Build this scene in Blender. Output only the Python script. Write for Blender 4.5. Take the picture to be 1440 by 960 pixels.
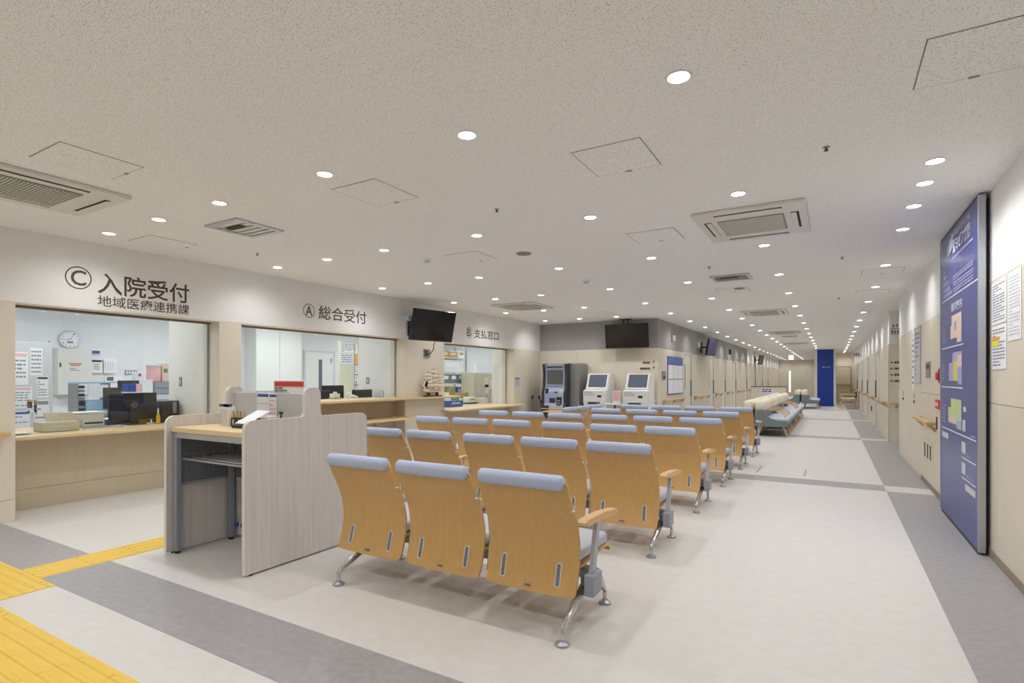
import bpy, bmesh, math, random
from mathutils import Matrix, Vector
random.seed(7)
for o in list(bpy.data.objects): bpy.data.objects.remove(o, do_unlink=True)
scene = bpy.context.scene
COL = scene.collection

# ------------------------------------------------------------------ camera, world, exposure
CAM_H = 1.30
cam_data = bpy.data.cameras.new('camera'); cam = bpy.data.objects.new('camera', cam_data)
COL.objects.link(cam)
cam.location = (0, 0, CAM_H); cam.rotation_euler = (math.radians(90), 0, math.radians(30.37))
cam_data.sensor_width = 36; cam_data.lens = 36 * 768 / 1440; cam_data.shift_y = 52 / 1440
cam_data.clip_start = 0.05; cam_data.clip_end = 200
scene.camera = cam
world = bpy.data.worlds.new('world'); scene.world = world; world.use_nodes = True
world.node_tree.nodes['Background'].inputs[0].default_value = (0.8, 0.85, 0.9, 1)
world.node_tree.nodes['Background'].inputs[1].default_value = 0.05
vs = scene.view_settings
vs.view_transform = 'Standard'; vs.look = 'None'; vs.gamma = 1; vs.use_curve_mapping = False
vs.exposure = 0.0
LOBBY_WATT = 27.0
OFFICE_WATT = 19.0

# ------------------------------------------------------------------ materials
def srgb(r, g, b):
    f = lambda c: (c / 255 / 12.92) if c / 255 <= 0.04045 else ((c / 255 + 0.055) / 1.055) ** 2.4
    return (f(r), f(g), f(b))
def mat(name, rgb, rough=0.5, metal=0.0, var=0.04, scale=6.0, stretch=(1, 1, 1), bump=0.0, bscale=80.0, emit=0.0, coat=0.0, spec=0.5):
    m = bpy.data.materials.new(name); m.use_nodes = True
    nt = m.node_tree; b = nt.nodes['Principled BSDF']
    c = srgb(*rgb)
    tc = nt.nodes.new('ShaderNodeTexCoord'); mp = nt.nodes.new('ShaderNodeMapping')
    mp.inputs['Scale'].default_value = stretch
    nt.links.new(tc.outputs['Object'], mp.inputs['Vector'])
    no = nt.nodes.new('ShaderNodeTexNoise'); no.inputs['Scale'].default_value = scale; no.inputs['Detail'].default_value = 4
    nt.links.new(mp.outputs[0], no.inputs['Vector'])
    rp = nt.nodes.new('ShaderNodeValToRGB')
    rp.color_ramp.elements[0].position = 0.3; rp.color_ramp.elements[1].position = 0.7
    rp.color_ramp.elements[0].color = tuple(max(0, x * (1 - var)) for x in c) + (1,)
    rp.color_ramp.elements[1].color = tuple(min(1, x * (1 + var)) for x in c) + (1,)
    nt.links.new(no.outputs['Fac'], rp.inputs[0]); nt.links.new(rp.outputs[0], b.inputs['Base Color'])
    b.inputs['Roughness'].default_value = rough; b.inputs['Metallic'].default_value = metal
    b.inputs['Coat Weight'].default_value = coat; b.inputs['Specular IOR Level'].default_value = spec
    if bump:
        n2 = nt.nodes.new('ShaderNodeTexNoise'); n2.inputs['Scale'].default_value = bscale; n2.inputs['Detail'].default_value = 3
        bp = nt.nodes.new('ShaderNodeBump'); bp.inputs['Strength'].default_value = bump; bp.inputs['Distance'].default_value = 0.004
        nt.links.new(mp.outputs[0], n2.inputs['Vector']); nt.links.new(n2.outputs['Fac'], bp.inputs['Height'])
        nt.links.new(bp.outputs[0], b.inputs['Normal'])
    if emit:
        nt.links.new(rp.outputs[0], b.inputs['Emission Color']); b.inputs['Emission Strength'].default_value = emit
    return m
def ceiling_mat():
    m = mat('rockwool_ceiling', (226, 222, 216), 0.95, var=0.02, spec=0.1)
    nt = m.node_tree; b = nt.nodes['Principled BSDF']
    tc = [n for n in nt.nodes if n.type == 'TEX_COORD'][0]
    no = nt.nodes.new('ShaderNodeTexNoise'); no.inputs['Scale'].default_value = 170; no.inputs['Detail'].default_value = 2.5; no.inputs['Distortion'].default_value = 0.6
    nt.links.new(tc.outputs['Object'], no.inputs['Vector'])
    rp = nt.nodes.new('ShaderNodeValToRGB')
    rp.color_ramp.elements[0].position = 0.36; rp.color_ramp.elements[1].position = 0.44
    rp.color_ramp.elements[0].color = srgb(198, 196, 192) + (1,); rp.color_ramp.elements[1].color = srgb(250, 249, 247) + (1,)
    nt.links.new(no.outputs['Fac'], rp.inputs[0]); nt.links.new(rp.outputs[0], b.inputs['Base Color'])
    bp = nt.nodes.new('ShaderNodeBump'); bp.inputs['Strength'].default_value = 0.35; bp.inputs['Distance'].default_value = 0.004
    nt.links.new(rp.outputs[0], bp.inputs['Height']); nt.links.new(bp.outputs[0], b.inputs['Normal'])
    return m
def glass_mat(name, tint=(0.96, 0.98, 0.98)):
    m = bpy.data.materials.new(name); m.use_nodes = True; nt = m.node_tree
    nt.nodes.clear()
    out = nt.nodes.new('ShaderNodeOutputMaterial'); mx = nt.nodes.new('ShaderNodeMixShader')
    tr = nt.nodes.new('ShaderNodeBsdfTransparent'); gl = nt.nodes.new('ShaderNodeBsdfGlossy'); lw = nt.nodes.new('ShaderNodeLayerWeight')
    lw.inputs['Blend'].default_value = 0.5
    pw = nt.nodes.new('ShaderNodeMath'); pw.operation = 'POWER'; pw.inputs[1].default_value = 5.0
    fr = nt.nodes.new('ShaderNodeMath'); fr.operation = 'MULTIPLY_ADD'; fr.inputs[1].default_value = 0.95; fr.inputs[2].default_value = 0.04
    nt.links.new(lw.outputs['Facing'], pw.inputs[0]); nt.links.new(pw.outputs[0], fr.inputs[0])
    gl.inputs['Roughness'].default_value = 0.01
    no = nt.nodes.new('ShaderNodeTexNoise'); no.inputs['Scale'].default_value = 3
    rp = nt.nodes.new('ShaderNodeValToRGB')
    rp.color_ramp.elements[0].color = tint + (1,); rp.color_ramp.elements[1].color = tuple(min(1, t * 1.01) for t in tint) + (1,)
    nt.links.new(no.outputs['Fac'], rp.inputs[0]); nt.links.new(rp.outputs[0], tr.inputs['Color'])
    nt.links.new(fr.outputs[0], mx.inputs[0]); nt.links.new(tr.outputs[0], mx.inputs[1]); nt.links.new(gl.outputs[0], mx.inputs[2])
    nt.links.new(mx.outputs[0], out.inputs[0])
    return m
def ply_mat(name, rgb):
    m = mat(name, rgb, 0.42, var=0.05, scale=5.0, stretch=(9, 9, 0.8), coat=0.15)
    return m
M = {
 'ceiling': ceiling_mat(),
 'wall_white': mat('white_wall_paper', (237, 236, 233), 0.8, var=0.015, bump=0.05, bscale=300),
 'beige': mat('beige_wall_panel', (226, 217, 199), 0.55, var=0.02, scale=3),
 'beige_dark': mat('beige_counter_panel', (210, 197, 170), 0.5, var=0.03, scale=3, stretch=(1, 6, 1)),
 'grey_band': mat('grey_wall_band', (168, 165, 163), 0.75, var=0.015),
 'joint': mat('panel_joint', (150, 140, 126), 0.8),
 'floor': mat('cream_vinyl_floor', (212, 209, 205), 0.42, var=0.035, scale=14, bump=0.04, bscale=120),
 'floor_grey': mat('grey_vinyl_stripe', (158, 156, 157), 0.42, var=0.09, scale=24),
 'tactile': mat('yellow_tactile_resin', (232, 194, 78), 0.5, var=0.03),
 'office': mat('office_white_wall', (226, 229, 231), 0.8, var=0.01),
 'office_white': mat('office_white_steel', (228, 230, 228), 0.45, var=0.015),
 'ply': ply_mat('beech_plywood', (208, 166, 102)),
 'beech': mat('beech_solid', (216, 176, 124), 0.45, var=0.07, scale=6, stretch=(1, 12, 12)),
 'rail_wood': mat('handrail_wood', (212, 176, 120), 0.4, var=0.07, scale=6, stretch=(12, 1, 12)),
 'pad': mat('blue_grey_vinyl', (182, 194, 220), 0.5, var=0.02, bump=0.05, bscale=400),
 'cushion': mat('grey_seat_vinyl', (186, 188, 198), 0.5, var=0.02, bump=0.05, bscale=400),
 'rim': mat('pale_metal_rim', (232, 230, 224), 0.3, metal=0.2, var=0.01),
 'chrome': mat('polished_aluminium', (205, 206, 210), 0.14, metal=1, var=0.01),
 'satin': mat('satin_silver_steel', (176, 180, 190), 0.35, metal=0.8, var=0.02),
 'steel_grey': mat('grey_painted_steel', (150, 156, 168), 0.45, metal=0.2, var=0.02),
 'dark_steel': mat('dark_grey_steel', (120, 126, 137), 0.5, metal=0.2, var=0.03),
 'laminate': mat('pale_ash_laminate', (212, 206, 202), 0.5, var=0.07, scale=3.0, stretch=(14, 14, 0.5)),
 'edge': mat('white_edge_band', (224, 220, 214), 0.45, var=0.01),
 'desk_wood': mat('maple_desk_top', (226, 202, 158), 0.42, var=0.05, scale=5, stretch=(2, 14, 14)),
 'black': mat('black_plastic', (34, 33, 34), 0.42, var=0.05),
 'screen': mat('dark_glass_screen', (26, 25, 25), 0.12, var=0.04),
 'charcoal': mat('charcoal_plastic', (58, 58, 62), 0.5, var=0.04),
 'white': mat('white_plastic', (236, 236, 234), 0.45, var=0.01),
 'off_white': mat('off_white_plastic', (222, 220, 212), 0.5, var=0.015),
 'paper': mat('white_paper', (238, 240, 244), 0.85, var=0.01),
 'paper_grey': mat('pale_grey_paper', (206, 210, 216), 0.85, var=0.02),
 'ink': mat('brown_lettering', (82, 66, 54), 0.6, var=0.03),
 'ink_dark': mat('dark_print', (60, 60, 66), 0.7, var=0.03),
 'ink_grey': mat('grey_print', (140, 142, 150), 0.7, var=0.03),
 'blue_board': mat('navy_board_sheet', (58, 70, 146), 0.28, var=0.02),
 'blue_pillar': mat('royal_blue_sheet', (20, 60, 162), 0.35, var=0.02),
 'alu': mat('aluminium_profile', (188, 192, 200), 0.35, metal=0.7, var=0.02),
 'print_white': mat('white_print', (226, 230, 240), 0.6, var=0.01),
 'map_pink': mat('pink_map_print', (232, 205, 190), 0.6, var=0.03, scale=30),
 'map_lilac': mat('lilac_map_print', (176, 170, 214), 0.6, var=0.05, scale=30),
 'map_yellow': mat('yellow_map_print', (222, 214, 110), 0.6, var=0.05, scale=30),
 'map_green': mat('green_map_print', (196, 216, 168), 0.6, var=0.05, scale=30),
 'glass': glass_mat('clear_glass'),
 'acrylic': glass_mat('clear_acrylic', (0.9, 0.93, 0.95)),
 'lens': mat('downlight_lens', (248, 251, 255), 0.5, var=0.0, emit=22.0),
 'red': mat('red_plastic', (205, 62, 52), 0.5, var=0.03),
 'red_dark': mat('dark_red_enamel', (150, 40, 40), 0.4, var=0.03),
 'blue': mat('blue_plastic', (54, 84, 160), 0.5, var=0.03),
 'sky_blue': mat('pale_blue_plastic', (168, 200, 222), 0.5, var=0.03),
 'yellow': mat('yellow_plastic', (232, 186, 40), 0.5, var=0.03),
 'ochre': mat('ochre_card', (186, 150, 66), 0.7, var=0.05),
 'pink': mat('pink_plastic', (238, 186, 190), 0.5, var=0.03),
 'cardboard': mat('brown_cardboard', (204, 166, 108), 0.85, var=0.05),
 'dark_wood': mat('dark_walnut', (72, 54, 42), 0.5, var=0.12, scale=5, stretch=(10, 10, 1)),
 'sail': mat('cream_sail_cloth', (238, 222, 202), 0.8, var=0.04),
 'cream_cloth': mat('cream_upholstery', (236, 228, 208), 0.85, var=0.03, bump=0.2, bscale=200),
 'teal_cloth': mat('grey_teal_upholstery', (122, 138, 140), 0.85, var=0.04, bump=0.2, bscale=200),
 'seat_cloth': mat('pale_blue_grey_upholstery', (190, 198, 208), 0.8, var=0.03, bump=0.2, bscale=200),
 'lavender': mat('lavender_panel', (178, 190, 224), 0.4, var=0.015),
 'machine_grey': mat('machine_grey_steel', (150, 150, 148), 0.5, metal=0.3, var=0.02),
 'screen_grey': mat('grey_lcd_screen', (104, 106, 108), 0.2, var=0.02),
 'screen_slate': mat('slate_lcd_screen', (100, 108, 128), 0.2, var=0.02),
 'vent_grey': mat('vent_mesh_grey', (140, 136, 128), 0.7, var=0.05, scale=200),
 'vent_dark': mat('dark_slot', (50, 46, 42), 0.8, var=0.05),
 'olive': mat('pale_olive_panel', (212, 212, 188), 0.7, var=0.03),
 'green': mat('green_card', (90, 150, 96), 0.7, var=0.04),
 'orange': mat('orange_card', (240, 170, 70), 0.7, var=0.04),
 'lime': mat('yellow_highlight', (236, 226, 60), 0.8, var=0.02),
 'cabinet_beige': mat('beige_steel_cabinet', (208, 200, 176), 0.5, var=0.02),
 'shutter': mat('white_shutter_sheet', (238, 237, 233), 0.5, var=0.012),
 'brown_line': mat('brown_metal_track', (110, 90, 70), 0.5, metal=0.3, var=0.03),
 'door': mat('cream_door_leaf', (230, 224, 208), 0.5, var=0.012),
}

# ------------------------------------------------------------------ mesh builder
MATS = {}            # object name -> local-to-world matrix (for building parts in world coordinates)
class MB:
    def __init__(s): s.v = []; s.f = []
    def add(s, vs_, fs):
        n = len(s.v); s.v += [tuple(p) for p in vs_]; s.f += [tuple(i + n for i in f) for f in fs]; return s
    def box(s, x0, x1, y0, y1, z0, z1):
        x0, x1 = min(x0, x1), max(x0, x1); y0, y1 = min(y0, y1), max(y0, y1); z0, z1 = min(z0, z1), max(z0, z1)
        return s.add([(x0, y0, z0), (x1, y0, z0), (x1, y1, z0), (x0, y1, z0), (x0, y0, z1), (x1, y0, z1), (x1, y1, z1), (x0, y1, z1)],
                     [(0, 3, 2, 1), (4, 5, 6, 7), (0, 1, 5, 4), (1, 2, 6, 5), (2, 3, 7, 6), (3, 0, 4, 7)])
    def rbox(s, x0, x1, y0, y1, z0, z1, r=0.01, seg=2):
        bm = bmesh.new(); t = MB().box(x0, x1, y0, y1, z0, z1)
        vv = [bm.verts.new(p) for p in t.v]
        for f in t.f: bm.faces.new([vv[i] for i in f])
        r = min(r, 0.49 * min(abs(x1 - x0), abs(y1 - y0), abs(z1 - z0)))
        bmesh.ops.bevel(bm, geom=bm.edges[:], offset=r, segments=seg, affect='EDGES', profile=0.5)
        bm.verts.index_update()
        s.add([v.co[:] for v in bm.verts], [[v.index for v in f.verts] for f in bm.faces]); bm.free(); return s
    def prism(s, poly, axis, a, b):
        """poly of 2-D points extruded along axis ('x': (y,z), 'y': (x,z), 'z': (x,y)) from a to b"""
        mk = {'x': lambda p, t: (t, p[0], p[1]), 'y': lambda p, t: (p[0], t, p[1]), 'z': lambda p, t: (p[0], p[1], t)}[axis]
        n = len(poly)
        area = sum(poly[i][0] * poly[(i + 1) % n][1] - poly[(i + 1) % n][0] * poly[i][1] for i in range(n))
        if (area < 0) != (axis == 'y'): poly = poly[::-1]
        if b < a: a, b = b, a
        return s.add([mk(p, a) for p in poly] + [mk(p, b) for p in poly],
                     [tuple(range(n - 1, -1, -1)), tuple(range(n, 2 * n))] + [(i, (i + 1) % n, n + (i + 1) % n, n + i) for i in range(n)])
    def tube(s, pts, r, seg=8, caps=True):
        pts = [Vector(p) for p in pts]; n = len(pts); rr = r if isinstance(r, (list, tuple)) else [r] * n
        up = None; vs_, fs = [], []
        for i, p in enumerate(pts):
            d = (pts[min(i + 1, n - 1)] - pts[max(i - 1, 0)]).normalized()
            if up is None or abs(d.dot(up)) > 0.98: up = Vector((0, 0, 1)) if abs(d.z) < 0.9 else Vector((1, 0, 0))
            a = d.cross(up).normalized(); b = a.cross(d).normalized(); up = b
            for k in range(seg):
                t = 2 * math.pi * k / seg
                vs_.append(p + (a * math.cos(t) + b * math.sin(t)) * rr[i])
        for i in range(n - 1):
            for k in range(seg):
                fs.append((i * seg + k, i * seg + (k + 1) % seg, (i + 1) * seg + (k + 1) % seg, (i + 1) * seg + k))
        if caps: fs += [tuple(range(seg - 1, -1, -1)), tuple((n - 1) * seg + k for k in range(seg))]
        return s.add(vs_, fs)
    def lathe(s, prof, cx=0, cy=0, cz=0, seg=16, axis='z'):
        vs_, fs = [], []
        n = len(prof)
        for (r, z) in prof:
            for k in range(seg):
                t = 2 * math.pi * k / seg; c, d = r * math.cos(t), r * math.sin(t)
                vs_.append({'z': (cx + c, cy + d, cz + z), 'x': (cx + z, cy + c, cz + d), 'y': (cx + d, cy + z, cz + c)}[axis])
        for i in range(n - 1):
            for k in range(seg): fs.append((i * seg + k, i * seg + (k + 1) % seg, (i + 1) * seg + (k + 1) % seg, (i + 1) * seg + k))
        fs += [tuple(range(seg - 1, -1, -1)), tuple((n - 1) * seg + k for k in range(seg))]
        return s.add(vs_, fs)
    def build(s, name, m, parent=None, origin=None, smooth=False, angle=35):
        me = bpy.data.meshes.new(name)
        if parent is not None: inv = MATS[parent.name].inverted()
        else: inv = Matrix.Translation(-Vector(origin if origin else (0, 0, 0)))
        me.from_pydata([inv @ Vector(p) for p in s.v], [], s.f)
        bm = bmesh.new(); bm.from_mesh(me); bmesh.ops.recalc_face_normals(bm, faces=bm.faces[:]); bm.to_mesh(me); bm.free()
        if smooth:
            for p in me.polygons: p.use_smooth = True
            me.set_sharp_from_angle(angle=math.radians(angle))
        me.materials.append(M[m] if isinstance(m, str) else m)
        o = bpy.data.objects.new(name, me); COL.objects.link(o)
        if parent is not None: o.parent = parent; MATS[o.name] = MATS[parent.name]
        else: o.location = origin if origin else (0, 0, 0); MATS[o.name] = Matrix.Translation(Vector(o.location))
        return o
def tag(o, label=None, cat=None, group=None, kind=None):
    if label: o['label'] = label
    if cat: o['category'] = cat
    if group: o['group'] = group
    if kind: o['kind'] = kind
    return o
def thing(name, label, cat, loc=(0, 0, 0), rz=0.0, group=None, kind=None):
    o = bpy.data.objects.new(name, None); COL.objects.link(o)
    o.empty_display_size = 0.1; o.location = loc; o.rotation_euler = (0, 0, rz)
    MATS[o.name] = Matrix.Translation(Vector(loc)) @ Matrix.Rotation(rz, 4, 'Z')
    return tag(o, label, cat, group, kind)
def copy_tree(o, parent=None):
    c = o.copy(); COL.objects.link(c)
    if parent is not None: c.parent = parent
    for ch in list(o.children): copy_tree(ch, c)
    return c
def local(parent, pts): return [MATS[parent.name] @ Vector(p) for p in pts]
class LB(MB):
    """the same builder, in the parent's own coordinates"""
    def build(s, name, m, parent, **k):
        w = MATS[parent.name]; s.v = [tuple(w @ Vector(p)) for p in s.v]
        return MB.build(s, name, m, parent, **k)
def arc(cx, cy, r, a0, a1, n=5):
    return [(cx + r * math.cos(math.radians(a0 + (a1 - a0) * i / n)), cy + r * math.sin(math.radians(a0 + (a1 - a0) * i / n))) for i in range(n + 1)]
def rrect(x0, x1, z0, z1, r, n=4):
    return arc(x1 - r, z1 - r, r, 0, 90, n) + arc(x0 + r, z1 - r, r, 90, 180, n) + arc(x0 + r, z0 + r, r, 180, 270, n) + arc(x1 - r, z0 + r, r, 270, 360, n)
# writing and print: frame = (origin at lower left, right vector, up vector); the normal is right x up
def frame_x(X, Y, Z): return (Vector((X, Y, Z)), Vector((0, 1, 0)), Vector((0, 0, 1)))        # on a wall that faces +x
def frame_nx(X, Y, Z): return (Vector((X, Y, Z)), Vector((0, -1, 0)), Vector((0, 0, 1)))      # on a wall that faces -x
def frame_ny(X, Y, Z): return (Vector((X, Y, Z)), Vector((1, 0, 0)), Vector((0, 0, 1)))       # on a wall that faces -y
TEXT = {}
def text_geo(body, bold=0.0):
    if (body, bold) not in TEXT:
        cu = bpy.data.curves.new('lettering', 'FONT'); cu.body = body; cu.size = 1; cu.resolution_u = 3; cu.offset = bold
        ob = bpy.data.objects.new('lettering', cu)
        me = bpy.data.meshes.new_from_object(ob)
        vv = [v.co[:] for v in me.vertices]; ff = [tuple(p.vertices) for p in me.polygons]
        bpy.data.objects.remove(ob); bpy.data.curves.remove(cu); bpy.data.meshes.remove(me)
        TEXT[(body, bold)] = (vv, ff)
    return TEXT[(body, bold)]
def put_text(mb, body, fr, u0, u1, v0, v1, off=0.002, bold=0.0):
    vv, ff = text_geo(body, bold)
    if not vv: return mb
    xs = [p[0] for p in vv]; ys = [p[1] for p in vv]
    x0, x1, y0, y1 = min(xs), max(xs), min(ys), max(ys)
    o, r, u = fr; n = r.cross(u)
    return mb.add([o + r * (u0 + (p[0] - x0) / (x1 - x0) * (u1 - u0)) + u * (v0 + (p[1] - y0) / (y1 - y0) * (v1 - v0)) + n * off for p in vv], ff)
def put_rect(mb, fr, u0, u1, v0, v1, off=0.001, th=0.001):
    o, r, u = fr; n = r.cross(u)
    c = [o + r * a + u * b + n * t for t in (off, off + th) for (a, b) in ((u0, v0), (u1, v0), (u1, v1), (u0, v1))]
    return mb.add(c, [(3, 2, 1, 0), (4, 5, 6, 7), (0, 1, 5, 4), (1, 2, 6, 5), (2, 3, 7, 6), (3, 0, 4, 7)])
def put_poly(mb, fr, pts, off=0.001, th=0.001):
    o, r, u = fr; n = r.cross(u); k = len(pts)
    c = [o + r * a + u * b + n * t for t in (off, off + th) for (a, b) in pts]
    return mb.add(c, [tuple(range(k - 1, -1, -1)), tuple(range(k, 2 * k))] + [(i, (i + 1) % k, k + (i + 1) % k, k + i) for i in range(k)])
def put_ring(mb, fr, cu, cv, ru, rv, w, off=0.002, n=40):
    o, r, u = fr; nn = r.cross(u); vs_ = []; fs = []
    for i in range(n):
        t = 2 * math.pi * i / n
        for k in (0, w): vs_.append(o + r * (cu + (ru - k) * math.cos(t)) + u * (cv + (rv - k) * math.sin(t)) + nn * off)
    for i in range(n): fs.append((2 * i, 2 * ((i + 1) % n), 2 * ((i + 1) % n) + 1, 2 * i + 1))
    return mb.add(vs_, fs)
def put_lines(mb, fr, u0, u1, v0, v1, rows, seed=1, fill=0.55, off=0.002, words=4):
    """rows of short print marks where the photograph's own lettering is too small to read"""
    rnd = random.Random(seed); h = (v1 - v0) / rows
    for i in range(rows):
        v = v1 - (i + 0.5) * h; u = u0
        while u < u1 - 0.005:
            w = min(u1 - u, (u1 - u0) / words * rnd.uniform(0.5, 1.3))
            put_rect(mb, fr, u, u + w * 0.8, v - h * fill / 2, v + h * fill / 2, off, 0.0006); u += w
            if words < 12 and rows > 1 and rnd.random() < 0.12: break
    return mb

# ================================================================== THE SETTING
H = 2.67; XL = -6.43; XR = 1.0; XC = -3.42; YA = 12.4; BAND = 2.0
def struct(o): return tag(o, kind='structure')
# ---- floor with inlaid stripes and tactile tiles
floor = struct(MB().box(-12, 4.3, -3, 46, -0.1, 0).build('floor', 'floor'))
for k in range(8):
    y0 = 1.51 + 6.1 * k
    if y0 < 45: MB().box(-6.43 if y0 < 12 else XC, 0.54, y0, y0 + 0.40, 0, 0.0015).build('floor_stripe', 'floor_grey', floor)
edges = [-2.5] + [v for k in range(6) for v in (1.51 + 6.1 * k, 1.91 + 6.1 * k)]
for a, b in zip(edges[0::2], edges[1::2]): MB().box(0.54, XR, a, b, 0, 0.0015).build('floor_stripe', 'floor_grey', floor)
MB().box(XR, 4.2, 11.5, 13.45, 0, 0.0015).build('floor_stripe', 'floor_grey', floor)
def tile_mesh(dots):
    t = MB().box(0.0007, 0.2993, 0.0007, 0.2993, 0, 0.003)
    if dots:
        for i in range(5):
            for j in range(5): t.lathe([(0.015, 0), (0.0135, 0.003), (0.008, 0.005)], 0.03 + i * 0.06, 0.03 + j * 0.06, 0.003, seg=8)
    else:
        for i in range(4):
            x = 0.0375 + i * 0.075
            t.prism([(x - 0.017, 0.003), (x + 0.017, 0.003), (x + 0.011, 0.008), (x - 0.011, 0.008)], 'y', 0.002, 0.298)
    return t
tm = {}
for d in (True, False):
    o = tile_mesh(d).build('tactile_tile', 'tactile', floor); tm[d] = o
def place_tile(d, x, y, rot=0):
    o = tm[d]
    if o.get('used'): o = o.copy(); COL.objects.link(o)
    o['used'] = 1; o.location = (x, y, 0); o.rotation_euler = (0, 0, rot)
for k in range(7): place_tile(False, -4.74, 1.51 + 0.30 * k)             # path towards the booth
for k in range(2): place_tile(True, -4.80 + 0.30 * k, 1.21)
for k in range(5): place_tile(True, -5.10 + 0.3 * k if k < 4 else -5.1, 0.91 if k < 4 else 1.21)
for k in range(12): place_tile(False, -3.60 + 0.30 * k + 0.0, 0.91, math.pi / 2)
for o in tm.values(): del o['used']
for o in list(floor.children):
    if 'used' in o: del o['used']
hs = MB()
for x0, x1 in ((-0.91, -0.89), (-0.33, -0.31)): hs.box(x0, x1, 8.25, 8.83, 0, 0.002)
hs.build('floor_hatch_trim', 'steel_grey', floor)
MB().box(-0.89, -0.33, 8.25, 8.83, 0, 0.0014).build('floor_hatch', 'floor', floor)

# ---- ceiling
ceiling = struct(MB().box(-12, 4.3, -3, 46, H, H + 0.1).build('ceiling', 'ceiling'))
def hatch(x0, x1, y0, y1):
    w = 0.006
    p = MB().box(x0 + w, x1 - w, y0 + w, y1 - w, H - 0.003, H).build('access_hatch', 'ceiling', ceiling)
    s = MB()
    for a in ((x0, x1, y0, y0 + w), (x0, x1, y1 - w, y1), (x0, x0 + w, y0, y1), (x1 - w, x1, y0, y1)): s.box(*a, H - 0.0015, H)
    s.build('hatch_seam', 'vent_grey', p)
    MB().rbox((x0 + x1) / 2 - 0.02, (x0 + x1) / 2 + 0.02, y1 - 0.016, y1 + 0.004, H - 0.005, H - 0.002, 0.001).build('hatch_latch', 'vent_grey', p)
for a in ((-1.37, -0.94, 3.04, 3.5), (-3.13, -2.70, 2.75, 3.21), (-4.28, -3.85, 1.40, 1.85), (0.33, 0.78, 2.75, 3.2),
          (-1.69, -1.24, 5.01, 5.44), (-6.02, -5.61, 2.75, 3.21), (-3.74, -3.3, 4.86, 5.3), (0.33, 0.78, 8.2, 8.6), (0.33, 0.78, 10.1, 10.55), (-4.45, -3.95, 10.6, 11.1), (-1.55, -1.1, 8.8, 9.2)):
    hatch(*a)

# ---- walls
def panels(parent, axis, face, into, ranges, zs, m='beige'):
    """facing panels with open joints; axis 'x' = wall plane at x=face (ranges along y), 'y' = wall plane at y=face"""
    g = 0.002
    for (a, b) in ranges:
        for z0, z1 in zip(zs[:-1], zs[1:]):
            p = MB()
            if axis == 'x': p.box(face, face + into, a + g, b - g, z0 + g, z1 - g)
            else: p.box(a + g, b - g, face, face + into, z0 + g, z1 - g)
            p.build('wall_panel', m, parent)
def split(a, b, step):
    n = max(1, round((b - a) / step)); return [(a + (b - a) * i / n, a + (b - a) * (i + 1) / n) for i in range(n)]
ZS = [0.0, 0.2, 1.12, BAND]
# left wall with the three reception openings
wl = struct(MB().box(XL - 0.33, XL, -2.5, YA, BAND, H).build('wall_left', 'wall_white'))
OPEN = [(2.01, 3.93), (4.22, 7.28), (8.40, 11.07)]
piers = [(-2.5, 2.01), (3.93, 4.22), (7.28, 8.40), (11.07, YA)]
for a, b in piers:
    MB().box(XL - 0.33, XL - 0.01, a, b, 0, BAND).build('pier_core', 'beige', wl)
    panels(wl, 'x', XL - 0.01, 0.01, split(a, b, 1.6), [0, 0.2, BAND])
# alcove wall behind the kiosks
wa = struct(MB().box(XL, XC, YA, YA + 0.12, BAND, H).build('wall_alcove', 'grey_band'))
MB().box(XL, XC - 0.011, YA + 0.01, YA + 0.12, 0, BAND).build('wall_core', 'joint', wa)
panels(wa, 'y', YA, 0.01, split(XL, XC, 1.0), [0, 0.2, BAND])
# corridor wall with its doors
DOORS = [(14.98, 15.9), (18.4, 19.25), (20.75, 21.6), (23.3, 24.2), (26.6, 27.5), (30.0, 30.9), (33.2, 34.1), (36.4, 37.3)]
wc = struct(MB().box(XC - 0.12, XC, YA + 0.12, 27.6, BAND, H).build('wall_corridor', 'grey_band'))
MB().box(XC - 0.12, XC, 27.6, 45, BAND, H).build('wall_upper', 'wall_white', wc)
ya = YA
for d in DOORS + [(45, 45)]:
    MB().box(XC - 0.12, XC - 0.01, max(ya, YA + 0.12), d[0], 0, BAND).build('wall_core', 'joint', wc)
    panels(wc, 'x', XC - 0.01, 0.01, split(ya, d[0], 1.0), [0, 0.2, BAND]); ya = d[1]
# right wall
wr = struct(MB().box(XR, XR + 0.15, -2.5, 11.5, BAND, H).build('wall_right', 'wall_white'))
for a, b in ((-2.5, 8.8), (11.2, 11.5)):
    MB().box(XR + 0.01, XR + 0.15, a, b, 0, BAND + (0.0)).build('wall_core', 'joint', wr)
    panels(wr, 'x', XR, 0.01, split(a, b, 1.8), [0, 1.12, BAND])
wrf = struct(MB().box(XR, XR + 0.15, 13.6, 34, BAND, H).build('wall_right_far', 'wall_white'))
RD = [(16.3, 17.4), (20.4, 21.3), (24.2, 25.1), (28.6, 29.5)]
ya = 13.6
for d in RD + [(34, 34)]:
    MB().box(XR + 0.01, XR + 0.15, ya, d[0], 0, BAND).build('wall_core', 'joint', wrf)
    panels(wrf, 'x', XR, 0.01, split(ya, d[0], 1.0), [0, BAND]); ya = d[1]
# lift lobby beside the corridor
wh = struct(MB().box(XR, 4.2, 13.46, 13.6, BAND, H).build('wall_lift_hall', 'wall_white'))
MB().box(XR, 4.2, 13.46, 13.6, 0, BAND).build('wall_core', 'joint', wh)
panels(wh, 'y', 13.45, 0.01, split(XR, 4.2, 1.0), [0, BAND])
struct(MB().box(XR + 0.15, 4.2, 11.35, 11.5, 0, H).build('wall_lift_return', 'beige'))
struct(MB().box(4.2, 4.3, 11.35, 13.6, 0, H).build('wall_lift_end', 'beige'))
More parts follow.
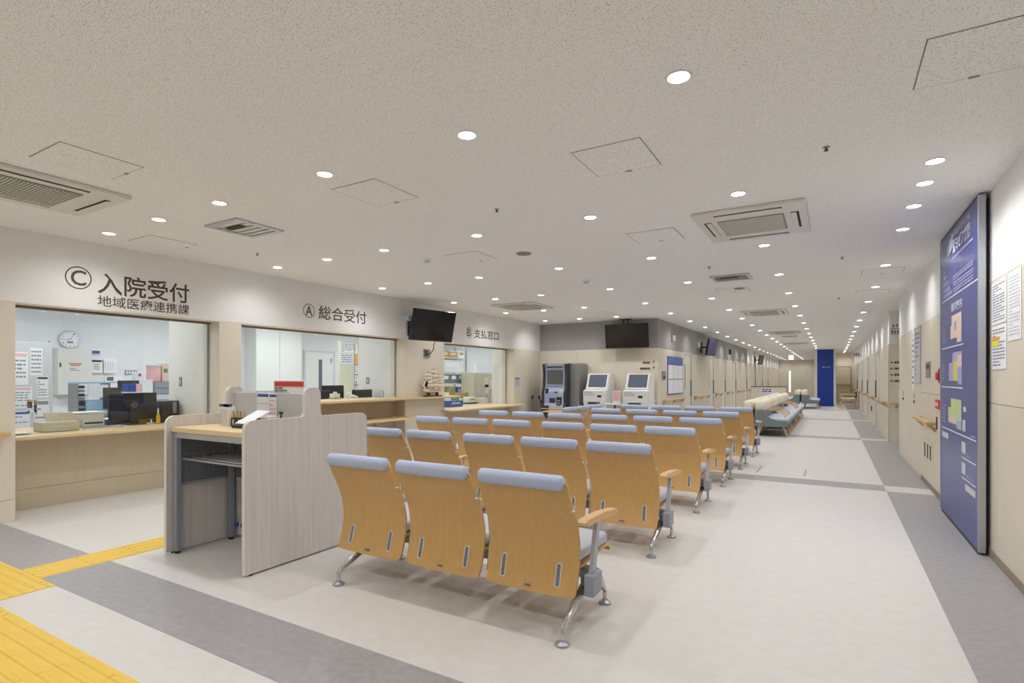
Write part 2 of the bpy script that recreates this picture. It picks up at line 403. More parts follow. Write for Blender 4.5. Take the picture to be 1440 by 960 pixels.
# far end: white core wall, end wall of the left passage and of the right one
struct(MB().box(-0.72, 0.16, 30.2, 45, 0, H).build('wall_core_far', 'beige'))
we = struct(MB().box(XC - 0.12, -0.72, 45, 45.15, 0, H).build('wall_end', 'beige'))
we2 = struct(MB().box(0.16, XR + 0.15, 34, 34.15, 0, H).build('wall_end_right', 'beige'))
struct(MB().box(-6.76, XR + 0.15, -2.65, -2.5, 0, H).build('wall_front', 'beige'))
# offices behind the reception windows
struct(MB().box(-11.82, -11.7, 1.0, 15.0, 0, H).build('wall_office', 'office'))
struct(MB().box(-11.82, XL - 0.33, 0.88, 1.0, 0, H).build('wall_office_left', 'office'))
struct(MB().box(-11.82, XC - 0.12, 15.0, 15.12, 0, H).build('wall_office_right', 'office'))
# ---- baseboards and seam trims
struct(MB().box(XR - 0.008, XR, 1.0, 8.78, 0, 0.06).build('baseboard_right', 'joint'))
struct(MB().box(XC, XC + 0.008, 16.0, 18.3, 0, 0.06).build('baseboard_corridor', 'joint'))

# ---- reception windows: head trim, track, glass pane
SILL = [0.745, 0.97, 0.70]
for i, ((a, b), s) in enumerate(zip(OPEN, SILL)):
    w = thing('window_%d' % (i + 1), None, None, (XL, (a + b) / 2, s), kind='structure')
    MB().box(XL - 0.32, XL - 0.001, a, b, 1.99, BAND).build('head_trim', 'beige', w)
    MB().box(-6.70, -6.60, a, b, 1.973, 1.99).build('track', 'brown_line', w)
    MB().box(-6.653, -6.647, a + 0.005, b - 0.02, s + 0.004, 1.973).build('glass_pane', 'glass', w)
    MB().box(-6.66, -6.64, b - 0.02, b, s + 0.002, 1.973).build('edge_post', 'steel_grey', w)
    MB().box(-6.66, -6.64, a, a + 0.005, s + 0.002, 1.973).build('edge_post', 'steel_grey', w)
# deep wing walls of the piers with their light switches
for a, b in ((3.93, 4.22), (7.28, 8.40), (11.07, 12.4)):
    wg = struct(MB().box(-7.55 if a < 9 else -7.05, XL - 0.331, a, b, 0, H).build('wall_wing', 'shutter'))
    if a < 8:
        sw = MB().rbox(-7.30 if a < 4 else -7.36, -7.24 if a < 4 else -7.28, a - 0.008, a, 1.20, 1.32, 0.003).build('switch_plate', 'machine_grey', wg)
        MB().rbox(-7.28 if a < 4 else -7.335, -7.26 if a < 4 else -7.305, a - 0.012, a - 0.008, 1.24, 1.28, 0.002).build('switch_key', 'white', sw)

# ---- doors
def door_x(n, face, sgn, a, b, m='door', leafset=0.025):
    """sliding door leaf in a wall whose face looks along sgn*x"""
    d = thing('door_%d' % n, None, None, (face, (a + b) / 2, 0), kind='structure')
    x0 = face - sgn * leafset
    lf = MB().box(x0, x0 - sgn * 0.04, a + 0.03, b - 0.03, 0.005, 1.97).build('door_leaf', m, d)
    f = MB()
    for y0, y1 in ((a, a + 0.03), (b - 0.03, b)): f.box(face + sgn * 0.006, face - sgn * 0.11, y0, y1, 0, BAND)
    f.box(face + sgn * 0.006, face - sgn * 0.11, a, b, 1.97, BAND)
    f.build('door_frame', 'off_white', d)
    MB().tube([(x0 + sgn * 0.035, b - 0.14, 0.8), (x0 + sgn * 0.035, b - 0.14, 1.25)], 0.012).build('pull_handle', 'charcoal', lf)
    MB().box(x0 + sgn * 0.002, x0, b - 0.06, b - 0.03, 0.005, 1.97).build('edge_seal', 'steel_grey', lf)
    MB().box(x0 + sgn * 0.003, x0, a + 0.14, a + 0.22, 1.0, 1.7).build('door_pane', 'screen_slate', lf)
    return d
nd = 1
for a, b in DOORS: door_x(nd, XC, 1, a, b); nd += 1
for a, b in RD: door_x(nd, XR, -1, a, b); nd += 1
# double pipe-shaft door on the right wall
d = thing('door_%d' % nd, None, None, (XR, 10.0, 0), kind='structure'); nd += 1
MB().box(XR + 0.02, XR + 0.14, 8.8, 11.2, 0, BAND).build('door_recess', 'joint', d)
for a, b, hy in ((8.802, 9.998, 9.5), (10.002, 11.198, 10.85)):
    lf = MB().box(XR + 0.001, XR + 0.02, a, b, 0.01, BAND - 0.004).build('door_leaf', 'beige', d)
    MB().rbox(XR - 0.006, XR + 0.002, hy - 0.025, hy + 0.025, 1.02, 1.10, 0.003).build('lock_plate', 'satin', lf)
    MB().rbox(XR - 0.012, XR + 0.002, hy - 0.018, hy + 0.018, 0.955, 0.995, 0.003).build('key_plate', 'charcoal', lf)
# end doors
d = thing('door_%d' % nd, None, None, (-2.2, 45, 0), kind='structure'); nd += 1
MB().box(-2.76, -1.75, 44.97, 45, 0, 1.95).build('door_leaf', 'olive', d)
MB().box(-2.72, -2.62, 44.96, 44.97, 0.3, 1.85).build('lit_pane', mat('lit_window_strip', (255, 252, 244), 0.5, emit=1.3), d)
MB().box(-2.80, -2.76, 44.96, 45, 0, 2.0).box(-1.75, -1.71, 44.96, 45, 0, 2.0).box(-2.76, -1.75, 44.96, 45, 1.95, 2.0).build('door_frame', 'off_white', d)
d = thing('door_%d' % nd, None, None, (0.6, 34, 0), kind='structure'); nd += 1
MB().box(0.2, 0.85, 33.97, 34, 0, 1.92).build('door_leaf', 'cabinet_beige', d)
MB().box(0.17, 0.2, 33.96, 34, 0, 1.95).box(0.85, 0.88, 33.96, 34, 0, 1.95).box(0.2, 0.85, 33.96, 34, 1.92, 1.95).build('door_frame', 'joint', d)
# office door and its dark slit pane
d = thing('door_%d' % nd, None, None, (-11.7, 9.9, 0), kind='structure'); nd += 1
lf = MB().box(-11.7, -11.67, 9.43, 10.33, 0, 1.98).build('door_leaf', 'office_white', d)
MB().box(-11.67, -11.664, 9.84, 9.95, 0.7, 1.8).build('door_pane', 'screen_slate', lf)
MB().box(-11.67, -11.65, 10.24, 10.27, 1.72, 1.84).build('door_closer', 'satin', lf)
MB().box(-11.7, -11.66, 9.38, 9.43, 0, 2.03).box(-11.7, -11.66, 10.33, 10.38, 0, 2.03).box(-11.7, -11.66, 9.43, 10.33, 1.98, 2.03).build('door_frame', 'paper_grey', d)

# ================================================================== LAMPS
sp = bpy.data.lights.new('downlight_beam', 'SPOT'); sp.energy = LOBBY_WATT; sp.spot_size = math.radians(152); sp.spot_blend = 0.9
sp.shadow_soft_size = 0.022; sp.color = (0.985, 0.985, 1.0)
def make_downlight():
    t = thing('downlight', 'small round recessed ceiling downlight glowing white', 'downlight', (0, 0, H))
    MB().lathe([(0.047, -0.001), (0.060, -0.002), (0.060, -0.006), (0.050, -0.007), (0.047, -0.004)], 0, 0, H, seg=20).build('trim_ring', 'white', t, smooth=True)
    MB().lathe([(0.046, -0.0005), (0.046, -0.005), (0.03, -0.006)], 0, 0, H, seg=20).build('lens', 'lens', t)
    l = bpy.data.objects.new('beam', sp); COL.objects.link(l); l.parent = t; l.location = (0, 0, -0.012)
    return t
dl0 = make_downlight(); first = [True]
def downlight(x, y, label, group):
    o = dl0 if first[0] else copy_tree(dl0); first[0] = False
    o.location = (x, y, H); o['label'] = label; o['group'] = group
COLS = [-0.60, -1.77, -2.93, -4.12, -5.0, -5.88]
for k in range(-2, 6):
    y = 2.52 + 1.815 * k
    for x in COLS: downlight(x, y, 'small round downlight in the lobby ceiling over the waiting benches', 'lobby ceiling downlights')
for y in (4.31, 4.76, 5.35, 6.13): downlight(0.56, y, 'small round downlight in the close row beside the blue directory board', 'downlights at the directory board')
for k in (0, -2): downlight(0.56, 2.52 + 1.815 * k, 'small round downlight in the lobby ceiling over the waiting benches', 'lobby ceiling downlights')
for k in range(3, 18):
    y = 2.52 + 1.815 * k
    downlight(0.56, y, 'small round downlight in the corridor ceiling along the handrail wall', 'corridor downlights along the handrail wall')
for k in range(6, 24):
    y = 2.52 + 1.815 * k
    for x in (-0.60, -1.77, -2.93):
        if x == -0.60 and y > 29: continue
        downlight(x, y, 'small round downlight in the long corridor ceiling above the sofas', 'corridor downlights above the sofas')
for x in (2.2, 3.4): downlight(x, 12.4, 'small round downlight in the lift hall ceiling', 'lift hall downlights')
# office ceiling panel lamps
al = bpy.data.lights.new('panel_light', 'AREA'); al.shape = 'RECTANGLE'; al.size = 0.55; al.size_y = 1.1; al.energy = OFFICE_WATT; al.color = (0.97, 0.99, 1.0)
def make_panel():
    t = thing('ceiling_panel_lamp', 'rectangular white panel lamp in the office ceiling', 'ceiling lamp', (0, 0, H), group='office ceiling lamps')
    MB().box(-0.3, 0.3, -0.6, 0.6, H - 0.03, H).build('lamp_frame', 'white', t)
    MB().box(-0.27, 0.27, -0.57, 0.57, H - 0.034, H - 0.03).build('diffuser', mat('panel_diffuser', (250, 253, 255), 0.5, var=0, emit=2.0), t)
    l = bpy.data.objects.new('panel_beam', al); COL.objects.link(l); l.parent = t; l.location = (0, 0, -0.045)
    return t
pl0 = make_panel(); pf = True
for x in (-8.0, -10.2):
    for y in (2.7, 5.4, 8.1, 10.8, 13.4):
        o = pl0 if pf else copy_tree(pl0); pf = False; o.location = (x, y, H)

# ================================================================== WAITING BENCHES
PROF = [(0.075, 0.775), (0.085, 0.72), (0.105, 0.68), (0.135, 0.63), (0.165, 0.57), (0.19, 0.51), (0.205, 0.45), (0.212, 0.39),
        (0.208, 0.33), (0.195, 0.27), (0.178, 0.215), (0.155, 0.165)]
def back_sheet(mb, cx, y0):
    ds = [0.0]
    for a, b in zip(PROF[:-1], PROF[1:]): ds.append(ds[-1] + math.dist(a, b))
    L = ds[-1]; pts = []
    def at(t):
        for i in range(len(ds) - 1):
            if t <= ds[i + 1] + 1e-9:
                k = (t - ds[i]) / (ds[i + 1] - ds[i]); a, b = PROF[i], PROF[i + 1]
                return (a[0] + (b[0] - a[0]) * k, a[1] + (b[1] - a[1]) * k)
    ts = sorted(set([0, 0.006, 0.02, 0.04, L - 0.03, L - 0.018, L - 0.008, L] + ds[1:-1]))
    nx = 6; vs_ = []; th = 0.013
    for side in (0, 1):
        for t in ts:
            y, z = at(min(t, L)); hw = 0.272 + 0.006 * math.sin(math.pi * t / L)
            for r, d in ((0.02, t), (0.018, L - t)):
                if d < r: hw -= r - math.sqrt(max(0, r * r - (r - d) ** 2))
            hw -= 0.004 * max(0, 1 - t / 0.15)
            for k in range(nx + 1):
                u = -1 + 2 * k / nx
                vs_.append((cx + hw * u, y0 + y + side * th - 0.012 * (1 - u * u) * 1.0, z))
    n = len(ts); fs = []; W = nx + 1
    for s_ in (0, 1):
        o = s_ * n * W
        for i in range(n - 1):
            for k in range(nx): fs.append((o + i * W + k, o + i * W + k + 1, o + (i + 1) * W + k + 1, o + (i + 1) * W + k))
    o = n * W
    for i in range(n - 1):
        for k in (0, nx): fs.append((i * W + k, (i + 1) * W + k, o + (i + 1) * W + k, o + i * W + k))
    for i in (0, n - 1):
        for k in range(nx): fs.append((i * W + k, i * W + k + 1, o + i * W + k + 1, o + i * W + k))
    return mb.add(vs_, fs)
def oval_ring(mb, cx, y, z0, z1, hw, w, lean):
    pts = []; cz = (z0 + z1) / 2; hh = (z1 - z0) / 2 - hw
    for i in range(20):
        t = 2 * math.pi * i / 20; pts.append((math.cos(t), math.sin(t)))
    vs_ = []
    for dy, k in ((0.004, 0), (-0.003, w * 0.35), (-0.003, w * 0.7), (0.004, w)):
        for c, s_ in pts:
            zz = s_ * (hw - k) + (hh if s_ > 0 else -hh); vs_.append((cx + c * (hw - k), y + dy + lean * zz, cz + zz))
    fs = []
    for j in range(3):
        for i in range(20): fs.append((j * 20 + i, j * 20 + (i + 1) % 20, (j + 1) * 20 + (i + 1) % 20, (j + 1) * 20 + i))
    return mb.add(vs_, fs)
PITCH = 0.592
def make_bench(n, arm_both=False):
    """n seats along local x facing +y; origin on the floor below the middle of the rear feet"""
    t = thing('waiting_bench', 'x', 'bench', (0, 0, 0), group='beech-backed waiting benches in the lobby')
    W = n * PITCH
    for i in range(n):
        cx = -W / 2 + PITCH * (i + 0.5)
        sh = back_sheet(LB(), cx, 0).build('back_shell', 'ply', t, smooth=True, angle=50)
        hp = LB(); prof = arc(0.082, 0.775, 0.036, -60, 200, 10)
        prof = [(0.052, 0.738), (0.042, 0.76), (0.040, 0.785), (0.050, 0.806), (0.070, 0.815), (0.094, 0.810), (0.110, 0.79), (0.114, 0.765), (0.108, 0.735), (0.090, 0.728)]
        m = len(prof); vs_ = []; hw = 0.25
        for x, k in ((-hw, 0.75), (-hw + 0.012, 0.95), (-hw + 0.03, 1), (hw - 0.03, 1), (hw - 0.012, 0.95), (hw, 0.75)):
            vs_ += [(cx + x, 0.083 + (p[0] - 0.083) * k - 0.008, 0.772 + (p[1] - 0.772) * k) for p in prof]
        fs = [(j * m + a, j * m + (a + 1) % m, (j + 1) * m + (a + 1) % m, (j + 1) * m + a) for j in range(5) for a in range(m)]
        fs += [tuple(range(m - 1, -1, -1)), tuple(5 * m + a for a in range(m))]
        hp.add(vs_, fs).build('headrest', 'pad', sh, smooth=True, angle=60)
        for s_ in (-1, 1):
            oval_ring(LB(), cx + s_ * 0.168, 0.1815, 0.202, 0.328, 0.018, 0.009, 0.27).build('grip_rim', 'rim', sh, smooth=True)
            pts = rrect(cx + s_ * 0.168 - 0.0115, cx + s_ * 0.168 + 0.0115, 0.209, 0.321, 0.0112); k = len(pts)
            LB().add([(x, 0.1815 + 0.27 * (z - 0.265) + d, z) for d in (0.0, 0.003) for x, z in pts], [tuple(range(k)), tuple(range(2 * k - 1, k - 1, -1))] + [(i2, k + i2, k + (i2 + 1) % k, (i2 + 1) % k) for i2 in range(k)]).build('grip_slot', 'dark_steel', sh)
            LB().tube([(cx + s_ * 0.279, 0.14, 0.625), (cx + s_ * 0.279, 0.122, 0.628)], [0.005, 0.007], 8).build('cane_knob', 'rim', sh, smooth=True)
        LB().rbox(cx - 0.018, cx + 0.018, 0.148, 0.156, 0.188, 0.2, 0.003).build('maker_plate', 'dark_steel', sh)
        # seat pan with rolled front edge, and its cushion
        pan = LB(); pp = [(0.21, 0.315), (0.30, 0.305), (0.45, 0.312), (0.60, 0.325), (0.66, 0.325), (0.70, 0.305), (0.71, 0.28)]
        th = [(y, z - 0.013) for y, z in pp]; th[-1] = (0.697, 0.275); th[-2] = (0.69, 0.296)
        po = pan.prism(pp + th[::-1], 'x', cx - 0.262, cx + 0.262).build('seat_pan', 'ply', t)
        LB().rbox(cx - 0.258, cx + 0.258, 0.215, 0.685, 0.318, 0.392, 0.026, 3).build('seat_cushion', 'cushion', po, smooth=True, angle=60)
        LB().rbox(cx - 0.03, cx + 0.03, 0.24, 0.56, 0.262, 0.306, 0.006).build('seat_bracket', 'dark_steel', po)
    LB().rbox(-W / 2 + 0.02, W / 2 - 0.005, 0.36, 0.43, 0.205, 0.262, 0.008).build('beam', 'steel_grey', t)
    for i in range(1, n):                                  # polished side frames between the seats
        x = -W / 2 + PITCH * i
        LB().prism([(0.215, 0.20), (0.235, 0.20), (0.262, 0.39), (0.235, 0.54), (0.185, 0.62), (0.178, 0.612), (0.222, 0.53), (0.245, 0.39)], 'x', x - 0.006, x + 0.006).build('side_frame', 'chrome', t)
    for x in (-W / 2 + 0.205, W / 2 - 0.02):                # pairs of splayed polished legs with levelling feet
        for y1, nm in ((0.0, 'rear'), (0.58, 'front')):
            y0 = 0.34 if y1 == 0 else 0.44
            ys = 1 if y1 > 0.1 else -1
            lg = LB().tube([(x, y0, 0.225), (x, (y0 + y1) / 2 - ys * -0.005, 0.15), (x, y1 - ys * 0.012, 0.088), (x, y1, 0.07), (x, y1, 0.02)], [0.026, 0.021, 0.015, 0.013, 0.012], 10).build('leg', 'chrome', t, smooth=True)
            LB().lathe([(0.033, 0.0), (0.037, 0.003), (0.035, 0.011), (0.016, 0.02), (0.012, 0.03)], x, y1, 0, seg=18).build('foot', 'satin', lg, smooth=True)
    for s_ in ((-1, 1) if arm_both else (1,)):
        x = s_ * (W / 2 + 0.035)
        LB().rbox(x - 0.026, x + 0.026, 0.20, 0.33, 0.175, 0.285, 0.006).build('arm_bracket', 'steel_grey', t)
        po = LB().prism([(0.225, 0.28), (0.275, 0.28), (0.345, 0.545), (0.30, 0.552)], 'x', x - 0.011, x + 0.011).build('arm_post', 'satin', t)
        LB().box(x - s_ * 0.026, x - s_ * 0.06, 0.24, 0.31, 0.21, 0.255).build('arm_stub', 'dark_steel', po)
        ap = LB(); poly = [(0.10, 0.578), (0.13, 0.590), (0.35, 0.583), (0.55, 0.562), (0.59, 0.552), (0.585, 0.540), (0.52, 0.536), (0.30, 0.548), (0.14, 0.558), (0.105, 0.562)]
        poly = [(p[0] + 0.01, p[1]) for p in poly]
        ap.prism(poly, 'x', x - 0.021, x + 0.021).prism([(p[0] * 0.96 + 0.014, p[1]) for p in poly], 'x', x - 0.026, x - 0.021).prism([(p[0] * 0.96 + 0.014, p[1]) for p in poly], 'x', x + 0.021, x + 0.026)
        ap.build('arm_rest', 'beech', t)
    return t
b3 = make_bench(3); b4 = make_bench(4); bside = make_bench(3)
XRT = -1.115                                                    # right end of every row
rows = [2.42, 3.94, 5.47, 6.95, 8.40, 9.85]
names = ['first', 'second', 'third', 'fourth', 'fifth', 'sixth']
f3 = f4 = True
for i, y in enumerate(rows):
    if i < 4:
        for side in (0, 1):
            if i == 0 and side == 1: continue
            o = b3 if f3 else copy_tree(b3); f3 = False
            o.location = (XRT - 1.5 * PITCH - side * (3 * PITCH + 0.07), y, 0)
            o['label'] = ('beech-backed three-seat waiting bench standing beside the grey writing booth' if i == 0 else
                'beech-backed three-seat waiting bench, %s row counted from the tactile paving, %s' % (names[i], 'on the corridor aisle' if side == 0 else 'on the reception counter side'))
    else:
        o = b4 if f4 else copy_tree(b4); f4 = False
        o.location = (XRT - 2 * PITCH, y, 0)
        o['label'] = 'beech-backed four-seat waiting bench, %s' % ('fifth row counted from the tactile paving' if i == 4 else 'last row before the corridor sofas')
bside.location = (-3.80, 9.15, 0); bside.rotation_euler = (0, 0, math.pi / 2)
bside['label'] = 'beech-backed three-seat waiting bench turned sideways to face the payment window'

# ================================================================== WRITING BOOTH
bt = thing('writing_booth', 'pale laminate standing writing booth with maple top and side screens', 'desk', (-3.78, 2.73, 0))
def booth_side(x0, x1, y0, y1):
    r = 0.06; zt = 1.02; a, b = 2.66, 2.80
    poly = [(y0, 0.012)] + arc(y0 + r, zt - r, r, 180, 90, 6) + arc(a - 0.03, zt + 0.03, 0.03, 270, 360, 4) + arc(a + 0.045, 1.23 - 0.045, 0.045, 180, 90, 5) + \
        arc(b - 0.045, 1.23 - 0.045, 0.045, 90, 0, 5) + arc(b + 0.03, zt + 0.03, 0.03, 180, 270, 4) + arc(y1 - r, zt - r, r, 90, 0, 6) + [(y1, 0.012)]
    p = MB().prism(poly, 'x', x0 + 0.001, x1 - 0.001).build('side_panel', 'laminate', bt)
    # white edge band following the outline
    e = MB(); n = len(poly); cy = (y0 + y1) / 2
    for i in range(n - 1):
        (ya_, za_), (yb, zb) = poly[i], poly[i + 1]
        L = math.hypot(yb - ya_, zb - za_)
        if L < 1e-6: continue
        ny, nz = -(zb - za_) / L * 0.002, (yb - ya_) / L * 0.002
        e.add([(x0, ya_, za_), (x1, ya_, za_), (x1, yb, zb), (x0, yb, zb), (x0, ya_ + ny, za_ + nz), (x1, ya_ + ny, za_ + nz), (x1, yb + ny, zb + nz), (x0, yb + ny, zb + nz)],
              [(0, 1, 2, 3), (7, 6, 5, 4), (0, 4, 5, 1), (3, 2, 6, 7), (0, 3, 7, 4), (1, 5, 6, 2)])
    e.build('edge_band', 'edge', p)
    for yy in (y0 + 0.05, y1 - 0.05): MB().lathe([(0.012, 0), (0.012, 0.012)], (x0 + x1) / 2, yy, 0, seg=10).build('glide', 'black', p)
    MB().box(x0 + 0.004, x1 - 0.004, y0 + 0.08, y1 - 0.08, 0.006, 0.012).build('bottom_seal', 'dark_steel', p)
booth_side(-4.27, -4.24, 2.19, 3.27); booth_side(-3.33, -3.30, 2.19, 3.27)
for y0, y1 in ((2.22, 2.70), (2.76, 3.25)):
    MB().rbox(-4.238, -3.332, y0, y1, 0.905, 0.94, 0.004).build('table_top', 'desk_wood', bt)
    fr = MB()
    yy = (y0 + 0.03, y1 - 0.03)
    for x0, x1 in ((-4.225, -4.185), (-3.385, -3.345)):
        for y in yy: MB().rbox(x0, x1, y - 0.02, y + 0.02, 0.02, 0.904, 0.004).build('leg', 'steel_grey', bt)
        for y in yy: MB().lathe([(0.018, 0.0), (0.02, 0.004), (0.02, 0.02)], (x0 + x1) / 2, y, 0, seg=10).build('leg_foot', 'black', bt)
    for y in yy: MB().box(-4.184, -3.386, y - 0.018, y + 0.018, 0.862, 0.904).build('apron', 'alu', bt)
    for k in range(6):
        y = y0 + 0.06 + (y1 - y0 - 0.12) * k / 5
        MB().tube([(-4.184, y, 0.70), (-3.386, y, 0.70)], 0.008, 6).build('shelf_rod', 'satin', bt)
    for x in (-4.219, -3.355):
        pl = MB().box(x, x + 0.004, yy[0] + 0.021, yy[1] - 0.021, 0.52, 0.70).build('perforated_plate', 'dark_steel', bt)
        h = MB()
        for i in range(10):
            for j in range(6): h.lathe([(0.0032, 0), (0.0032, 0.0006)], x + 0.004 if x < -4 else x - 0.0006, yy[0] + 0.06 + i * (yy[1] - yy[0] - 0.12) / 9, 0.545 + j * 0.024 , seg=6, axis='x')
        h.build('perforations', 'black', pl)
        MB().box(x, x + 0.012, yy[0] + 0.021, yy[1] - 0.021, 0.50, 0.52).build('side_rail', 'steel_grey', bt)
        MB().box(x, x + 0.003, yy[0] + 0.021, yy[1] - 0.021, 0.72, 0.862).build('upper_plate', 'dark_steel', bt)
bp_ = MB().box(-4.238, -3.332, 2.712, 2.748, 0.03, 0.90).build('back_board', 'laminate', bt)
MB().box(-4.184, -3.386, 2.703, 2.711, 0.50, 0.86).build('modesty_plate', 'dark_steel', bt)
MB().rbox(-4.238, -3.332, 2.718, 2.742, 0.942, 1.19, 0.004).build('divider_screen', mat('grey_divider', (196, 198, 202), 0.4, var=0.01), bt)
for x in (-4.10, -4.18): MB().rbox(x - 0.015, x + 0.015, 2.69, 2.711, 0.10, 0.13, 0.003).build('corner_clip', 'blue', bt)

# things on the booth
Z = 0.941
t = thing('form_holder', 'narrow white upright leaflet holder with blue header on the booth', 'leaflet holder', (-3.98, 2.50, Z))
MB().rbox(-4.03, -3.93, 2.47, 2.53, Z, Z + 0.145, 0.004).build('holder_body', 'white', t)
g = MB()
for k in range(4): put_rect(g, frame_ny(-4.03, 2.47, Z), 0.012 + k * 0.024, 0.015 + k * 0.024, 0.01, 0.125)
g.build('ruled_slots', 'ink_grey', t)
MB().box(-4.034, -3.926, 2.466, 2.472, Z + 0.146, Z + 0.165).box(-3.98, -3.926, 2.466, 2.5, Z + 0.146, Z + 0.165).build('header_strip', 'blue', t)
t = thing('pen_stand', 'dark wooden pen stand with two blocks of short pencils', 'pen stand', (-3.86, 2.52, Z))
for x in (-3.895, -3.825):
    b = MB().rbox(x - 0.03, x + 0.03, 2.49, 2.55, Z, Z + 0.065, 0.003).build('pen_block', 'dark_wood', t)
    put_rect(MB(), frame_ny(x - 0.006, 2.49, Z), 0, 0.012, 0.01, 0.05).build('paper_mark', 'paper', b)
    for k in range(4):
        dx = random.uniform(-0.02, 0.02)
        MB().tube([(x + dx * 0.8, 2.51 + 0.012 * k - 0.01, Z + 0.06), (x + dx * 1.6, 2.505 + 0.014 * k - 0.01, Z + 0.115)], 0.0035, 6).build('pencil', 'ochre', b)
t = thing('paper_tray', 'black sloped tray holding white forms on the booth top', 'paper tray', (-3.68, 2.50, Z))
MB().prism([(2.40, Z), (2.60, Z), (2.60, Z + 0.075), (2.56, Z + 0.075), (2.40, Z + 0.02)], 'x', -3.775, -3.60).build('tray_body', 'black', t)
MB().add([(-3.765, 2.42, Z + 0.03), (-3.61, 2.42, Z + 0.03), (-3.61, 2.60, Z + 0.115), (-3.765, 2.60, Z + 0.115), (-3.765, 2.42, Z + 0.034), (-3.61, 2.42, Z + 0.034), (-3.61, 2.60, Z + 0.119), (-3.765, 2.60, Z + 0.119)],
         [(3, 2, 1, 0), (4, 5, 6, 7), (0, 1, 5, 4), (1, 2, 6, 5), (2, 3, 7, 6), (3, 0, 4, 7)]).build('form_sheet', 'paper', t)
def print_sheet(name, label, cat, fr, w, h, th=0.003, m='paper', rows=8, head=None, seed=1, ink='ink_grey', parts=True, group=None, origin=None, marg=0.08):
    o, r, u = fr; n = r.cross(u)
    t = thing(name, label, cat, tuple(o + r * (w / 2)), group=group)
    put_rect(MB(), fr, 0, w, 0, h, 0.0005, th).build('sheet', m, t)
    if rows: put_lines(MB(), fr, w * marg, w * (1 - marg), h * 0.06, h * (0.80 if head else 0.94), rows, seed, 0.42, th + 0.001).build('printed_lines', ink, t)
    if head: put_rect(MB(), fr, w * 0.05, w * 0.95, h * 0.86, h * 0.96, th + 0.0006, 0.0005).build('printed_header', head, t)
    return t
print_sheet('notice_sheet', 'white notice with blue heading leaning on the booth divider', 'notice', frame_ny(-3.93, 2.715, Z + 0.03), 0.15, 0.215, head='blue', rows=6, seed=4, ink='paper_grey')
print_sheet('notice_sheet', 'narrow white notice with red marks beside the blue-headed notice', 'notice', frame_ny(-3.775, 2.715, Z + 0.03), 0.085, 0.215, head='blue', rows=5, seed=5, ink='pink')
t = thing('calculator_box', 'small grey box with dark window beside the form tray', 'desk box', (-3.57, 2.55, Z))
MB().rbox(-3.59, -3.49, 2.50, 2.58, Z, Z + 0.085, 0.004).build('box_body', 'off_white', t)
MB().box(-3.58, -3.50, 2.498, 2.5, Z + 0.015, Z + 0.07).build('box_window', 'dark_steel', t)
t = thing('spectacle_stand', 'slim dark clip stand beside the small grey box', 'stand', (-3.435, 2.56, Z))
MB().rbox(-3.45, -3.42, 2.55, 2.58, Z, Z + 0.01, 0.002).build('stand_base', 'charcoal', t)
MB().tube([(-3.435, 2.565, Z + 0.01), (-3.435, 2.56, Z + 0.10)], 0.006).build('stand_stem', 'charcoal', t)
MB().rbox(-3.447, -3.423, 2.55, 2.57, Z + 0.10, Z + 0.12, 0.003).build('stand_clip', 'charcoal', t)
t = thing('paper_stack', 'low stack of pale papers on the rear side of the booth', 'papers', (-3.5, 2.98, Z))
MB().box(-3.64, -3.38, 2.86, 3.10, Z, Z + 0.035).build('sheets', 'paper', t)
MB().box(-3.62, -3.36, 2.88, 3.12, Z + 0.035, Z + 0.055).build('top_sheets', 'paper_grey', t)

# ================================================================== RECEPTION COUNTERS
def counter(label_f, label_t, a, b, front, z, poly, split_z=0.2):
    c = thing('reception_counter', label_f, 'counter', (front, (a + b) / 2, 0))
    MB().box(front - 0.02, front, a, b, 0, split_z - 0.003).build('kick_panel', 'beige_dark', c)
    MB().box(front - 0.02, front, a, b, split_z, z - 0.036).build('front_panel', 'beige_dark', c)
    MB().box(front - 0.34, front - 0.022, a, b, 0, z - 0.04).build('counter_body', 'beige_dark', c)
    t = MB().prism(poly, 'z', z - 0.034, z).build('counter_worktop', 'desk_wood', None, origin=None)
    tag(t, label_t, 'worktop'); bm = bmesh.new(); bm.from_mesh(t.data)
    bmesh.ops.bevel(bm, geom=[e for e in bm.edges if abs(e.verts[0].co.z - e.verts[1].co.z) < 1e-6], offset=0.008, segments=2, affect='EDGES'); bm.to_mesh(t.data); bm.free()
    return c
counter('beige panelled counter front under the window marked C', 'maple worktop of the counter under the window marked C', 2.012, 3.928, -6.93, 0.745,
        [(-7.85, 2.012), (-6.60, 2.012), (-6.60, 3.928), (-7.85, 3.928)])
counter('beige panelled counter front under the window marked A', 'long high maple worktop under the window marked A carrying the model ship', 4.222, 7.278, -6.66, 0.97,
        [(-7.02, 4.222), (-6.20, 4.222), (-6.20, 8.62), (-6.425, 8.62), (-6.425, 7.278), (-7.02, 7.278)])
counter('beige panelled counter front under the window marked B', 'low maple worktop with rounded end under the window marked B', 8.402, 11.068, -6.62, 0.70,
        [(-7.85, 8.402), (-6.425, 8.402), (-6.425, 8.28), (-6.18, 8.28)] + arc(-6.30, 11.18, 0.12, 0, 90, 5) + [(-6.425, 11.30), (-6.425, 11.068), (-7.85, 11.068)])
t = thing('writing_ledge', 'low maple ledge fixed below the worktop of the window marked A', 'ledge', (-6.35, 5.7, 0.62))
MB().rbox(-6.655, -6.10, 4.225, 7.27, 0.61, 0.64, 0.006).build('ledge_board', 'desk_wood', t)
for y in (4.6, 5.7, 6.8): MB().prism([(-6.655, 0.61), (-6.25, 0.61), (-6.655, 0.45)], 'y', y - 0.01, y + 0.01).build('ledge_bracket', 'beige', t)

